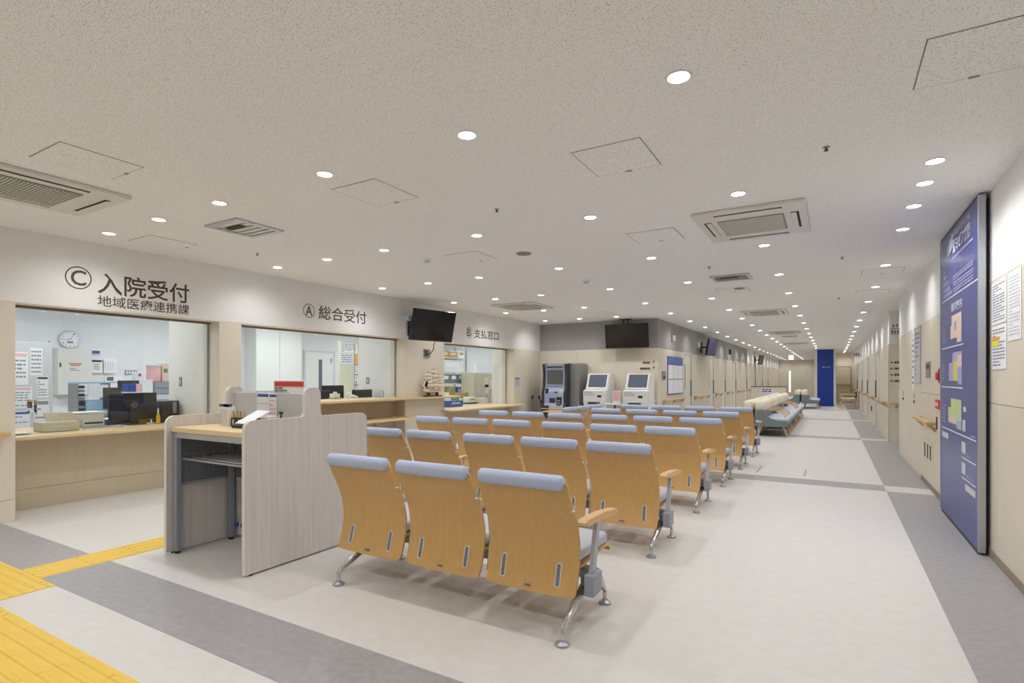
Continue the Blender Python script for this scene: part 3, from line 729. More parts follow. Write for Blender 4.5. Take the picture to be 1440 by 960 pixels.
# ================================================================== LETTERING ON THE WALLS
def circ_letter(t, fr, ch, cu, cv, r):
    put_ring(MB(), fr, cu, cv, r, r, r * 0.10).build('ring', 'ink', t)
    s = r * 0.68
    put_text(MB(), ch, fr, cu - s * 0.85, cu + s * 0.85, cv - s, cv + s, bold=0.012).build('circled_letter', 'ink', t)
fr = frame_x(XL, 2.38, 2.0)
t = thing('wall_lettering', 'brown circled C with two lines of lettering above the reception window', 'sign', (XL, 2.95, 2.0))
circ_letter(t, fr, 'C', 0.112, 0.295, 0.112)
put_text(MB(), '入院受付', fr, 0.275, 1.19, 0.165, 0.385, bold=0.012).build('title_text', 'ink', t)
put_text(MB(), '地域医療連携課', fr, 0.275, 1.19, 0.035, 0.15, bold=0.006).build('subtitle_text', 'ink', t)
fr = frame_x(XL, 5.15, 2.0)
t = thing('wall_lettering', 'brown circled A with one line of lettering above the reception window', 'sign', (XL, 5.75, 2.0))
circ_letter(t, fr, 'A', 0.10, 0.265, 0.10)
put_text(MB(), '総合受付', fr, 0.27, 1.21, 0.165, 0.365, bold=0.008).build('title_text', 'ink', t)
fr = frame_x(XL, 9.12, 2.0)
t = thing('wall_lettering', 'brown circled B with one line of lettering above the payment window', 'sign', (XL, 9.75, 2.0))
circ_letter(t, fr, 'B', 0.11, 0.245, 0.11)
put_text(MB(), '支払窓口', fr, 0.29, 1.26, 0.145, 0.335, bold=0.012).build('title_text', 'ink', t)

# ================================================================== CEILING EQUIPMENT
def cassette(x0, x1, y0, y1, label):
    t = thing('air_conditioner', label, 'air conditioner', ((x0 + x1) / 2, (y0 + y1) / 2, H), group='ceiling cassette air conditioners')
    MB().rbox(x0, x1, y0, y1, H - 0.028, H, 0.008).build('fascia', 'off_white', t)
    w = x1 - x0; cx, cy = (x0 + x1) / 2, (y0 + y1) / 2; g = 0.27 * w / 0.9
    gr = MB().rbox(cx - g, cx + g, cy - g, cy + g, H - 0.034, H - 0.028, 0.002).build('intake_grille', 'vent_grey', t)
    sl = MB()
    for k in range(24):
        y = cy - g + 0.01 + (2 * g - 0.02) * k / 23
        sl.box(cx - g + 0.01, cx + g - 0.01, y - 0.003, y + 0.003, H - 0.039, H - 0.034)
    sl.build('grille_slats', 'off_white', gr)
    for (a, b, c, d) in ((cx - g, cx + g, y0 + 0.07, y0 + 0.105), (cx - g, cx + g, y1 - 0.105, y1 - 0.07), (x0 + 0.06, x0 + 0.12, cy - g, cy + g), (x1 - 0.12, x1 - 0.06, cy - g, cy + g)):
        s = MB().box(a, b, c, d, H - 0.0295, H - 0.028).build('air_slot', 'vent_dark', t)
        if b - a > d - c: MB().rbox(a + 0.01, b - 0.01, c + 0.014, d, H - 0.036, H - 0.0296, 0.002).build('vane', 'off_white', s)
        else: MB().rbox(a + (0.018 if a < cx else 0), b - (0 if a < cx else 0.018), c + 0.01, d - 0.01, H - 0.036, H - 0.0296, 0.002).build('vane', 'off_white', s)
cassette(-1.02, -0.17, 4.68, 5.70, 'white cassette air conditioner over the aisle beside the benches')
cassette(-5.40, -4.54, 1.10, 2.10, 'white cassette air conditioner over the tactile paving and booth')
cassette(-5.48, -4.60, 8.55, 9.45, 'white cassette air conditioner in front of the payment window')
cassette(-1.62, -0.78, 11.9, 12.8, 'white cassette air conditioner at the mouth of the corridor')
cassette(-1.62, -0.78, 17.6, 18.5, 'white cassette air conditioner over the corridor sofas')
cassette(-1.62, -0.78, 23.4, 24.3, 'white cassette air conditioner deep in the corridor before the blue pillar')
def diffuser(x0, x1, y0, y1, label):
    t = thing('air_diffuser', label, 'air vent', ((x0 + x1) / 2, (y0 + y1) / 2, H))
    f = MB(); w = 0.045
    for a in ((x0, x1, y0, y0 + w), (x0, x1, y1 - w, y1), (x0, x0 + w, y0 + w, y1 - w), (x1 - w, x1, y0 + w, y1 - w)): f.box(*a, H - 0.016, H)
    f.build('frame', 'alu', t)
    MB().box(x0 + w, x1 - w, y0 + w, y1 - w, H - 0.004, H).build('plenum', 'off_white', t)
    n = 5
    for k in range(n):
        y = y0 + w + (y1 - y0 - 2 * w) * (k + 0.5) / n
        MB().add([(x0 + w, y - 0.028, H - 0.012), (x1 - w, y - 0.028, H - 0.012), (x1 - w, y + 0.012, H - 0.005), (x0 + w, y + 0.012, H - 0.005),
                  (x0 + w, y - 0.028, H - 0.014), (x1 - w, y - 0.028, H - 0.014), (x1 - w, y + 0.012, H - 0.007), (x0 + w, y + 0.012, H - 0.007)],
                 [(0, 1, 2, 3), (7, 6, 5, 4), (0, 4, 5, 1), (1, 5, 6, 2), (2, 6, 7, 3), (3, 7, 4, 0)]).build('louvre', 'off_white', t)
    MB().box(x0 + w + 0.06, x1 - w - 0.1, y0 + w + 0.08, y0 + w + 0.15, H - 0.0155, H - 0.0145).build('slot_opening', 'vent_dark', t)
diffuser(-4.84, -4.37, 2.82, 3.29, 'square aluminium air diffuser between the C and A windows')
diffuser(-1.42, -0.93, 7.65, 8.1, 'square aluminium air diffuser over the middle of the bench rows')
diffuser(-1.4, -0.95, 19.6, 20.0, 'square aluminium air diffuser over the corridor sofas')
def speaker(x, y, r, label):
    t = thing('ceiling_speaker', label, 'speaker', (x, y, H))
    MB().lathe([(r, 0), (r, -0.006), (r - 0.01, -0.012), (0.01, -0.014)], x, y, H, seg=24).build('speaker_grille', 'vent_grey', t, smooth=True)
    MB().lathe([(r + 0.006, 0), (r + 0.006, -0.004), (r, -0.005)], x, y, H, seg=24).build('speaker_rim', 'off_white', t)
speaker(-2.91, 5.22, 0.085, 'round grey ceiling speaker over the bench rows')
speaker(-1.21, 8.89, 0.08, 'round pale ceiling speaker near the aisle diffuser')
speaker(-0.9, 17.9, 0.09, 'round dark ceiling speaker in the corridor')
def detector(x, y, label):
    t = thing('smoke_detector', label, 'smoke detector', (x, y, H))
    MB().lathe([(0.05, 0), (0.052, -0.012), (0.045, -0.022)], x, y, H, seg=20).build('detector_base', 'white', t, smooth=True)
    MB().lathe([(0.032, -0.022), (0.034, -0.035), (0.022, -0.046)], x, y, H, seg=16).build('detector_head', 'paper_grey', t, smooth=True)
detector(-2.96, 7.1, 'white round smoke detector above the third bench row')
detector(-4.0, 4.9, 'white round smoke detector near the A window')
def sprinkler(x, y, label, group):
    t = thing('sprinkler_head', label, 'sprinkler', (x, y, H), group=group)
    MB().lathe([(0.02, 0), (0.02, -0.004), (0.012, -0.006)], x, y, H, seg=12).build('escutcheon', 'satin', t)
    MB().lathe([(0.006, -0.005), (0.006, -0.018), (0.013, -0.02), (0.013, -0.023)], x, y, H, seg=10).build('nozzle', 'charcoal', t)
for x, y in ((-2.34, 3.75), (-0.03, 3.73), (-5.43, 3.75), (-1.3, 7.0), (0.1, 7.2), (0.1, 10.8)): sprinkler(x, y, 'tiny dark sprinkler nozzle in the speckled ceiling', 'ceiling sprinkler nozzles')
t = thing('exit_lamp', 'small hanging white sign lamp far down the corridor', 'sign lamp', (-1.9, 33, H))
MB().tube([(-1.9, 33, H), (-1.9, 33, H - 0.12)], 0.01, 6).build('hanger', 'white', t)
MB().rbox(-2.02, -1.78, 32.97, 33.03, H - 0.36, H - 0.12, 0.01).build('lamp_box', mat('lit_sign_box', (250, 252, 248), 0.5, emit=1.2), t)

# ================================================================== TELEVISIONS
def tv(name, label, cx, cy, cz, w, h, rz, tilt, screen='screen'):
    """screen looks along local -y before rotation about z; tilt leans the screen downwards"""
    t = thing(name, label, 'television', (cx, cy, cz), rz)
    R = Matrix.Rotation(tilt, 4, 'X')
    def tb(mb):
        mb.v = [tuple(R @ Vector(p)) for p in mb.v]; return mb
    b = tb(LB().rbox(-w / 2, w / 2, -0.02, 0.03, -h / 2, h / 2, 0.006)).build('cabinet', 'black', t)
    tb(LB().box(-w / 2 + 0.012, w / 2 - 0.012, -0.0225, -0.02, -h / 2 + 0.03, h / 2 - 0.012)).build('screen', screen, t)
    tb(LB().rbox(-w * 0.28, w * 0.28, 0.03, 0.07, -h * 0.35, h * 0.3, 0.01)).build('back_cover', 'charcoal', b)
    return t, tb
# on the reception wall, turned towards the benches
t, tb = tv('wall_television', 'black television tilted on a wall arm above the model ship', -5.98, 7.50, 2.215, 0.93, 0.54, math.radians(78), math.radians(14))
MB().rbox(XL, XL + 0.03, 7.35, 7.65, 2.05, 2.40, 0.004).build('wall_plate', 'black', t)
MB().tube([(XL + 0.03, 7.5, 2.24), (-6.2, 7.5, 2.24), (-6.08, 7.5, 2.225)], 0.025, 8).build('wall_arm', 'black', t)
MB().rbox(-6.25, -6.16, 7.06, 7.14, 2.28, 2.36, 0.006).build('tuner_box', 'lavender', t)
pts = [(-6.03, 7.62, 1.98), (-6.10, 7.66, 1.90), (-6.2, 7.78, 1.82), (-6.33, 7.86, 1.76), (-6.40, 7.88, 1.745)]
MB().tube(pts, 0.008, 8).build('power_cable', 'black', t)
t = thing('wall_outlet', 'grey wall socket box with a plug under the tilted television', 'outlet', (XL, 7.87, 1.70))
MB().rbox(XL, XL + 0.025, 7.78, 7.95, 1.70, 1.835, 0.004).build('socket_box', 'machine_grey', t)
MB().rbox(XL + 0.025, XL + 0.032, 7.80, 7.86, 1.72, 1.82, 0.003).build('socket_face', 'charcoal', t)
# hanging from the ceiling before the kiosk wall
t, tb = tv('hanging_television', 'black television hung from the ceiling above the ticket machines', -4.06, 12.12, 2.275, 1.02, 0.55, 0.0, math.radians(8))
for x in (-4.16, -4.06): MB().tube([(x, 12.20, 2.40), (x, 12.20, H)], 0.018, 8).build('hanger_pole', 'black', t)
MB().rbox(-4.24, -3.98, 12.12, 12.26, H - 0.02, H, 0.004).build('ceiling_plate', 'black', t)
# small ones along the corridor wall
for (y, lab, scr) in ((17.2, 'small television with blue screen on the corridor wall past the notice board', mat('blue_lit_screen', (26, 32, 88), 0.25, emit=0.02)), (30.4, 'small black television far down the corridor wall', 'screen')):
    t, tb = tv('wall_television', lab, -3.12, y, 2.24, 0.86, 0.50, math.radians(84), math.radians(10), scr)
    MB().rbox(XC, XC + 0.03, y - 0.12, y + 0.12, 2.08, 2.4, 0.004).build('wall_plate', 'black', t)
    MB().tube([(XC + 0.03, y, 2.24), (-3.18, y, 2.24)], 0.025, 8).build('wall_arm', 'black', t)

# ================================================================== MACHINES IN THE ALCOVE
t = thing('payment_machine', 'lavender fronted automatic payment machine with grey steel side', 'payment machine', (-5.5, 12.0, 0))
MB().rbox(-5.92, -5.12, 11.86, 12.36, 0.02, 1.66, 0.012).build('cabinet', 'machine_grey', t)
sidep = [(11.86, 0.10), (11.56, 0.10), (11.56, 0.62), (11.60, 0.72), (11.60, 0.98), (11.66, 1.10), (11.68, 1.42), (11.64, 1.64), (11.86, 1.66)]
MB().prism(sidep, 'x', -5.98, -5.925).build('side_cheek', 'charcoal', t)
MB().prism(sidep, 'x', -5.405, -5.35).build('side_cheek', 'charcoal', t)
front = MB().prism([(11.86, 0.12), (11.59, 0.12), (11.59, 0.62), (11.63, 0.72), (11.63, 0.98), (11.69, 1.10), (11.705, 1.42), (11.67, 1.63), (11.86, 1.64)], 'x', -5.922, -5.408).build('front_panel', 'lavender', t)
def onfront(name, m, x0, x1, z0, z1, y, d=0.012, par=None, r=0.004): return MB().rbox(x0, x1, y - d, y + 0.02, z0, z1, r).build(name, m, par or front)
onfront('touch_screen', 'screen_grey', -5.87, -5.47, 1.16, 1.50, 11.69)
onfront('card_slot', 'black', -5.89, -5.82, 0.94, 1.06, 11.64)
onfront('ticket_slot', 'charcoal', -5.66, -5.57, 0.955, 0.99, 11.64)
MB().lathe([(0.065, 0), (0.06, -0.025), (0.035, -0.03)], -5.50, 11.645, 0.975, seg=24, axis='y').build('dial', 'off_white', front, smooth=True)
onfront('note_slot', 'charcoal', -5.79, -5.63, 0.72, 0.84, 11.64)
cs = onfront('coin_panel', 'black', -5.60, -5.47, 0.62, 0.86, 11.625)
for z in (0.64, 0.70, 0.76): MB().rbox(-5.58, -5.49, 11.60, 11.615, z, z + 0.035, 0.003).build('coin_key', 'machine_grey', cs)
put_lines(MB(), frame_ny(-5.88, 11.672, 1.545), 0.0, 0.42, 0.0, 0.045, 1, 3, 0.8, words=8).build('heading_text', 'ink_dark', front)
put_lines(MB(), frame_ny(-5.86, 11.65, 1.10), 0.0, 0.40, 0.0, 0.02, 1, 5, 0.9, words=5).build('caption_text', 'ink_grey', front)
onfront('coin_tray', 'charcoal', -5.91, -5.78, 0.36, 0.66, 11.58, 0.03)
MB().rbox(-5.95, -5.38, 11.50, 11.59, 0.575, 0.60, 0.004).build('bag_shelf', 'rail_wood', t)
MB().rbox(-5.94, -5.36, 11.62, 12.3, 0.0, 0.02, 0.004).build('plinth', 'charcoal', t)
def kiosk(x0, label):
    t = thing('reception_kiosk', label, 'kiosk', (x0 + 0.25, 11.95, 0), group='white reception kiosks')
    x1 = x0 + 0.52
    MB().prism([(11.78, 0.0), (12.3, 0.0), (12.3, 1.38), (12.08, 1.405), (11.92, 1.06), (11.74, 1.02), (11.74, 0.74), (11.80, 0.66)], 'x', x0 + 0.01, x1 + 0.04).build('body', 'white', t)
    # sloping screen head
    a = math.atan2(1.385 - 1.06, 12.06 - 11.915); n = Vector((0, -math.sin(a), math.cos(a))); up = Vector((0, math.cos(a), math.sin(a)))
    fr = (Vector((x0 + 0.02, 11.905, 1.06)), Vector((1, 0, 0)), up)
    hd = put_rect(MB(), fr, 0, 0.52, -0.01, 0.375, 0.0, 0.03).build('screen_head', 'white', t)
    put_rect(MB(), fr, 0.05, 0.48, 0.03, 0.345, 0.03, 0.003).build('touch_screen', 'screen_slate', hd)
    put_rect(MB(), fr, 0.2, 0.36, 0.352, 0.37, 0.03, 0.002).build('yellow_label', 'lime', hd)
    fr = frame_ny(x0 + 0.02, 11.74, 0.74)
    d = put_rect(MB(), fr, 0, 0.5, 0.03, 0.28, 0.0, 0.015).build('reader_panel', 'white', t)
    put_rect(MB(), fr, 0.34, 0.44, 0.13, 0.18, 0.015, 0.004).build('card_reader', 'black', d)
    put_lines(MB(), fr, 0.03, 0.28, 0.16, 0.26, 3, 9, 0.35, 0.017).build('printed_lines', 'ink_grey', d)
    put_rect(MB(), fr, 0.12, 0.40, -0.03, 0.015, 0.0, 0.02).build('ticket_slot', 'charcoal', d)
    return t
kiosk(-4.98, 'white self reception kiosk with slate screen beside the grey payment machine')
kiosk(-4.03, 'white self reception kiosk with slate screen under the hanging television')
t = thing('side_table', 'small white table between the two reception kiosks', 'table', (-4.2, 11.75, 0))
MB().rbox(-4.39, -4.07, 11.55, 11.95, 0.715, 0.735, 0.004).build('table_top', 'white', t)
MB().tube([(-4.21, 11.75, 0.03), (-4.21, 11.75, 0.715)], 0.02, 8).build('table_stem', 'charcoal', t)
MB().lathe([(0.16, 0), (0.16, 0.012), (0.03, 0.03)], -4.21, 11.75, 0, seg=20).build('table_base', 'charcoal', t)
t = thing('counter_sign', 'white stand sign with pinkish sheet on the small kiosk table', 'sign', (-4.14, 11.72, 0.735))
MB().rbox(-4.25, -4.08, 11.715, 11.735, 0.735, 1.03, 0.003).build('sign_board', 'white', t)
MB().box(-4.235, -4.095, 11.7125, 11.715, 0.80, 1.01).build('sign_sheet', 'pink', t)
MB().box(-4.24, -4.09, 11.69, 11.76, 0.735, 0.74).build('sign_foot', 'acrylic', t)
t = thing('paper_tray', 'flat white paper tray on the small kiosk table', 'paper tray', (-4.32, 11.7, 0.735))
MB().box(-4.38, -4.27, 11.58, 11.85, 0.735, 0.75).build('tray_body', 'white', t)
MB().box(-4.375, -4.275, 11.6, 11.84, 0.75, 0.757).build('tray_papers', 'paper_grey', t)
for x, y, lab in ((-6.36, 11.85, 'slim chrome rope post against the left alcove wall'), (-6.12, 11.75, 'slim chrome rope post beside the payment machine')):
    t = thing('rope_post', lab, 'post', (x, y, 0))
    MB().lathe([(0.11, 0), (0.11, 0.008), (0.02, 0.02)], x, y, 0, seg=20).build('post_base', 'satin', t)
    MB().tube([(x, y, 0.015), (x, y, 0.84)], 0.014, 10).build('post_tube', 'satin', t, smooth=True)
    MB().lathe([(0.028, 0.80), (0.03, 0.82), (0.03, 0.87), (0.02, 0.885)], x, y, 0, seg=14).build('post_cap', 'charcoal', t, smooth=True)
t = thing('waste_bin', 'small black bin on a stand beside the payment machine', 'bin', (-6.13, 12.1, 0))
MB().lathe([(0.07, 0.0), (0.085, 0.03), (0.10, 0.72), (0.105, 0.74), (0.09, 0.74), (0.08, 0.6)], -6.16, 12.1, 0, seg=18).build('bin_body', 'black', t, smooth=True)
MB().lathe([(0.104, 0.742), (0.104, 0.765), (0.06, 0.775)], -6.16, 12.1, 0, seg=18).build('bin_lid', 'charcoal', t)
t = thing('side_table', 'small dark table with splayed leg in front of the payment machine', 'table', (-4.95, 10.3, 0))
MB().rbox(-5.2, -4.72, 10.08, 10.5, 0.60, 0.625, 0.006).build('table_top', 'rail_wood', t)
MB().rbox(-5.15, -4.77, 10.13, 10.45, 0.565, 0.60, 0.004).build('table_frame', 'black', t)
for sx in (-1, 1):
    for sy in (-1, 1): MB().tube([(-4.96 + sx * 0.05, 10.29 + sy * 0.05, 0.58), (-4.96 + sx * 0.19, 10.29 + sy * 0.17, 0.0)], [0.022, 0.014], 8).build('leg', 'dark_wood', t)

# direction lettering on the kiosk wall and notices near it
t = thing('wall_lettering', 'two small lines of direction lettering with arrows beside the hanging television', 'sign', (-3.6, YA, 1.48))
g = MB(); fr = frame_ny(-3.83, YA, 1.48)
put_lines(MB(), fr, 0.06, 0.24, 0.155, 0.21, 1, 3, 0.9, words=5).build('upper_text', 'ink', t)
put_lines(MB(), fr, 0.0, 0.24, 0.02, 0.075, 1, 4, 0.9, words=7).build('lower_text', 'ink', t)
for v in (0.15, 0.015): put_poly(MB(), fr, [(0.315 - 0.006, v), (0.315 + 0.006, v), (0.315 + 0.006, v + 0.05), (0.315 + 0.03, v + 0.05), (0.315, v + 0.085), (0.315 - 0.03, v + 0.05), (0.315 - 0.006, v + 0.05)]).build('arrow', 'ink', t)
print_sheet('wall_notice', 'small framed notice on the wall beside the payment window', 'notice', frame_x(XL, 11.10, 1.08), 0.22, 0.24, rows=4, m='paper_grey', head='ink_dark', seed=8)
t = thing('notice_board', 'framed notice board with blue header and six white sheets', 'notice board', (XC, 14.0, 0.9))
fr = frame_x(XC, 13.22, 0.90); W_, H_ = 1.54, 0.94
put_rect(MB(), fr, 0, W_, 0, H_, 0.0, 0.015).build('board_frame', 'blue_board', t)
put_rect(MB(), fr, 0.03, W_ - 0.03, 0.75, H_ - 0.02, 0.015, 0.003).build('header', mat('board_header', (96, 118, 190), 0.5), t)
for i in range(3):
    for j in range(2):
        put_rect(MB(), fr, 0.03 + i * 0.50, 0.51 + i * 0.50, 0.03 + j * 0.36, 0.37 + j * 0.36, 0.015, 0.003).build('sheet', 'paper', t)
t = thing('wall_intercom', 'small grey plate on the corridor wall before the notice board', 'wall plate', (XC, 12.88, 1.27))
MB().rbox(XC, XC + 0.02, 12.74, 13.02, 1.27, 1.47, 0.004).build('plate', 'machine_grey', t)
MB().box(XC + 0.02, XC + 0.024, 12.80, 12.96, 1.30, 1.36).build('plate_slot', 'charcoal', t)
t = thing('wall_lamp', 'small curved white wall lamp on the grey band above the notice board', 'wall lamp', (XC, 13.75, 2.2))
MB().prism([(XC, 2.20), (XC + 0.05, 2.24), (XC + 0.06, 2.30), (XC + 0.05, 2.37), (XC, 2.38)], 'y', 13.66, 13.84).build('lamp_cover', 'off_white', t)
MB().box(XC, XC + 0.012, 13.62, 13.66, 2.19, 2.38).build('lamp_side', 'charcoal', t)
t = thing('emergency_box', 'tiny dark box on the grey band far along the corridor', 'wall box', (XC, 22.4, 2.25))
MB().rbox(XC, XC + 0.06, 22.3, 22.5, 2.22, 2.42, 0.006).build('box_body', 'charcoal', t)
MB().rbox(XC + 0.06, XC + 0.065, 22.33, 22.47, 2.26, 2.38, 0.002).build('box_face', 'vent_dark', t)

# ================================================================== HANDRAILS
def rail_x(face, sgn, a, b, z, label, group=None):
    t = thing('handrail', label, 'handrail', (face, (a + b) / 2, z), group=group)
    x = face + sgn * 0.07
    poly = [(x - 0.028, z - 0.018), (x + 0.028, z - 0.018), (x + 0.028, z + 0.008), (x + 0.016, z + 0.018), (x - 0.016, z + 0.018), (x - 0.028, z + 0.008)]
    MB().prism(poly, 'y', a, b).build('rail', 'rail_wood', t)
    n = max(2, int((b - a) / 0.8) + 1)
    for k in range(n):
        y = a + 0.1 + (b - a - 0.2) * k / (n - 1)
        MB().prism([(face, z - 0.10), (face + sgn * 0.012, z - 0.10), (x + sgn * 0.015, z - 0.02), (x - sgn * 0.02, z - 0.02), (face, z - 0.05)], 'y', y - 0.014, y + 0.014).build('bracket', 'rail_wood', t)
    for y, e in ((a, 1), (b, -1)):
        MB().box(face, x - sgn * 0.02, y, y + e * 0.03, z - 0.018, z + 0.012).build('rail_return', 'rail_wood', t)
rail_x(XL, 1, 0.2, 1.95, 0.80, 'wooden handrail ending before the window marked C')
grp = 'wooden handrails along the corridor door wall'
lb = ['under the notice board', 'between the first and second corridor doors', 'between the second and third corridor doors', 'between the third and fourth corridor doors', 'past the fourth corridor door', 'past the fifth corridor door', 'past the sixth corridor door']
seg = [(12.75, 14.8), (16.1, 18.25), (19.4, 20.6), (21.75, 23.2), (24.4, 26.4), (27.7, 29.8), (31.0, 33.0)]
for (a, b), l in zip(seg, lb): rail_x(XC, 1, a, b, 0.78, 'wooden handrail ' + l, grp)
rail_x(XR, -1, 7.55, 8.75, 0.80, 'short wooden handrail between the directory board and shaft doors')
grp = 'wooden handrails along the far corridor wall'
for (a, b), l in zip(((13.7, 16.2), (17.5, 20.3), (21.4, 24.1), (25.2, 28.5), (29.6, 33.8)), ('nearest the lift hall', 'past the dark-edged door', 'past the second far door', 'past the third far door', 'at the wooden chair')):
    rail_x(XR, -1, a, b, 0.80, 'wooden handrail on the far wall, ' + l, grp)
t = thing('handrail', 'wooden handrail crossing the lift hall wall below the arrow signs', 'handrail', (1.6, 13.45, 0.80))
MB().prism([(13.36, 0.782), (13.41, 0.782), (13.41, 0.81), (13.40, 0.82), (13.37, 0.82), (13.36, 0.81)], 'x', 1.02, 3.6).build('rail', 'rail_wood', t)
for x in (1.12, 1.9, 2.7, 3.5): MB().prism([(13.45, 0.70), (13.438, 0.70), (13.37, 0.78), (13.41, 0.78), (13.45, 0.75)], 'x', x - 0.014, x + 0.014).build('bracket', 'rail_wood', t)
t = thing('handrail', 'wooden handrail across the end wall beside the wooden chair', 'handrail', (0.55, 34, 0.8))
MB().box(0.2, 0.95, 33.9, 33.95, 0.98, 1.02).build('rail', 'rail_wood', t)
for x in (0.3, 0.85): MB().box(x - 0.015, x + 0.015, 33.93, 33.97, 0.93, 0.98).build('bracket', 'rail_wood', t)

# ================================================================== BLUE DIRECTORY BOARD
t = thing('directory_board', 'tall navy directory board with floor maps in a silver frame', 'sign board', (0.95, 6.0, 0))
bd = MB().box(0.93, 0.968, 5.215, 6.82, 0.03, 2.64).build('board_panel', 'blue_board', t)
MB().rbox(0.926, 0.972, 5.195, 5.215, 0.02, 2.65, 0.003).build('edge_profile', 'alu', t)
MB().rbox(0.926, 0.972, 6.82, 6.84, 0.02, 2.65, 0.003).build('edge_profile', 'alu', t)
MB().box(0.928, 0.970, 5.215, 6.82, 2.64, 2.655).build('top_profile', 'black', t)
MB().box(0.972, 0.992, 5.25, 6.78, 0.04, 2.63).build('mounting_frame', 'black', t)
MB().box(0.93, 0.968, 5.25, 6.78, 0.0, 0.03).build('bottom_profile', 'black', t)
fr = frame_nx(0.93, 6.82, 0.0)
lg = MB()
for k, (u, w) in enumerate(((0.36, 0.05), (0.44, 0.08), (0.52, 0.10))):     # three-leaf mark
    put_poly(lg, fr, [(u, 2.40 + 0.02 * k), (u + w, 2.44 + 0.02 * k), (u + w * 1.1, 2.52 + 0.035 * k), (u + w * 0.6, 2.545 + 0.03 * k), (u + 0.01, 2.49 + 0.02 * k)])
lg.build('logo_mark', 'print_white', bd)
put_text(MB(), '社会福祉法人 聖テレジア会', fr, 0.63, 1.34, 2.55, 2.60, bold=0.01).build('owner_text', 'print_white', bd)
put_text(MB(), '聖ヨゼフ病院', fr, 0.63, 1.35, 2.41, 2.535, bold=0.025).build('title_text', 'print_white', bd)
put_lines(MB(), fr, 0.62, 1.45, 2.35, 2.39, 1, 6, 0.5, words=14).build('english_text', 'map_lilac', bd)
g = MB()
for k, (v, n) in enumerate(((2.31, 1), (2.255, 1), (2.19, 2), (2.13, 2), (2.08, 2))):
    put_lines(MB(), fr, 0.17, 0.17 + 0.08 + 0.09 * k, v - 0.018, v + 0.018, 1, k, 0.9, words=3).build('department_name', 'map_lilac', bd)
    if k > 1: put_lines(MB(), fr, 0.66, 1.46, v - 0.022, v + 0.022, 2, k + 20, 0.6, words=12).build('department_text', 'map_lilac', bd)
g = MB()
for (u0, u1, v) in ((0.09, 1.59, 2.035), (0.09, 1.09, 1.585), (0.09, 1.06, 1.22), (0.09, 1.55, 0.83), (1.03, 1.53, 0.65), (1.03, 1.53, 0.485)): put_rect(g, fr, u0, u1, v - 0.005, v + 0.005)
g.build('rule_lines', 'print_white', bd)
put_text(MB(), '館内案内', fr, 0.56, 1.03, 1.895, 1.975, bold=0.015).build('guide_text', 'print_white', bd)
put_poly(MB(), fr, [(0.58, 1.86), (1.01, 1.86), (1.01, 1.61), (0.82, 1.61), (0.82, 1.655), (0.53, 1.655), (0.53, 1.77), (0.58, 1.77)]).build('upper_map', 'map_pink', bd)
put_rect(MB(), fr, 0.70, 0.80, 1.72, 1.80, 0.002).build('map_room', 'map_lilac', bd)
put_poly(MB(), fr, [(0.62, 1.53), (1.03, 1.53), (1.03, 1.25), (0.85, 1.25), (0.85, 1.28), (0.45, 1.28), (0.45, 1.44), (0.62, 1.44)]).build('middle_map', 'map_lilac', bd)
put_rect(MB(), fr, 0.65, 0.84, 1.28, 1.45, 0.002).build('map_room', 'map_yellow', bd)
put_rect(MB(), fr, 0.84, 1.02, 1.40, 1.50, 0.002).build('map_room', 'map_pink', bd)
put_poly(MB(), fr, [(0.55, 1.12), (1.01, 1.12), (1.01, 0.87), (0.80, 0.87), (0.80, 0.90), (0.42, 0.90), (0.42, 1.04), (0.55, 1.04)]).build('lower_map', 'map_green', bd)
put_rect(MB(), fr, 0.45, 0.80, 0.91, 0.95, 0.002).build('map_room', 'map_pink', bd)
put_rect(MB(), fr, 0.82, 1.0, 0.88, 0.94, 0.002).build('map_room', 'map_lilac', bd)
put_rect(MB(), fr, 0.62, 0.75, 1.0, 1.08, 0.002).build('map_room', 'map_yellow', bd)
g = MB()
for v in (1.73, 1.36, 0.98): put_lines(MB(), fr, 0.10, 0.30, v - 0.10, v + 0.08, 6, int(v * 50), 0.4, words=2).build('room_list', 'map_lilac', bd)
for a in ((1.38, 1.53, 0.84, 0.87, 1, 3), (1.22, 1.52, 0.67, 0.71, 2, 31), (1.22, 1.52, 0.50, 0.53, 2, 33)): put_lines(MB(), fr, *a, 0.6, words=3).build('caption_text', 'map_lilac', bd)
for (u0, u1, v0, v1) in ((1.09, 1.20, 1.03, 1.07), (1.06, 1.17, 0.87, 0.96), (1.03, 1.18, 0.69, 0.78), (1.03, 1.18, 0.52, 0.61), (0.10, 0.42, 0.74, 0.79), (1.17, 1.53, 0.40, 0.45)):
    put_rect(MB(), fr, u0, u1, v0, v1, 0.001, 0.002).build('label_patch', 'paper_grey', bd)

# ================================================================== RIGHT WALL: NOTICES AND FITTINGS
print_sheet('wall_poster', 'white poster list pinned beside the blue directory board, upper one', 'poster', frame_nx(XR, 5.16, 1.68), 0.38, 0.30, rows=14, seed=11, ink='ink_grey')
t = print_sheet('wall_poster', 'white poster with yellow marked heading pinned below the list poster', 'poster', frame_nx(XR, 5.16, 1.365), 0.38, 0.305, rows=12, seed=12, ink='ink_grey')
put_rect(MB(), frame_nx(XR, 5.16, 1.365), 0.02, 0.19, 0.16, 0.20, 0.005).build('yellow_mark', 'lime', t)
put_rect(MB(), frame_nx(XR, 5.16, 1.365), 0.02, 0.22, 0.205, 0.225, 0.005).build('orange_mark', 'orange', t)
print_sheet('wall_poster', 'tall white timetable poster on the beige wall', 'poster', frame_nx(XR, 4.74, 1.545), 0.29, 0.44, rows=18, seed=13, ink='paper_grey')
t = thing('display_case', 'slim framed notice case on the shaft door', 'notice case', (XR, 9.1, 1.2))
fr = frame_nx(XR + 0.001, 9.34, 1.23)
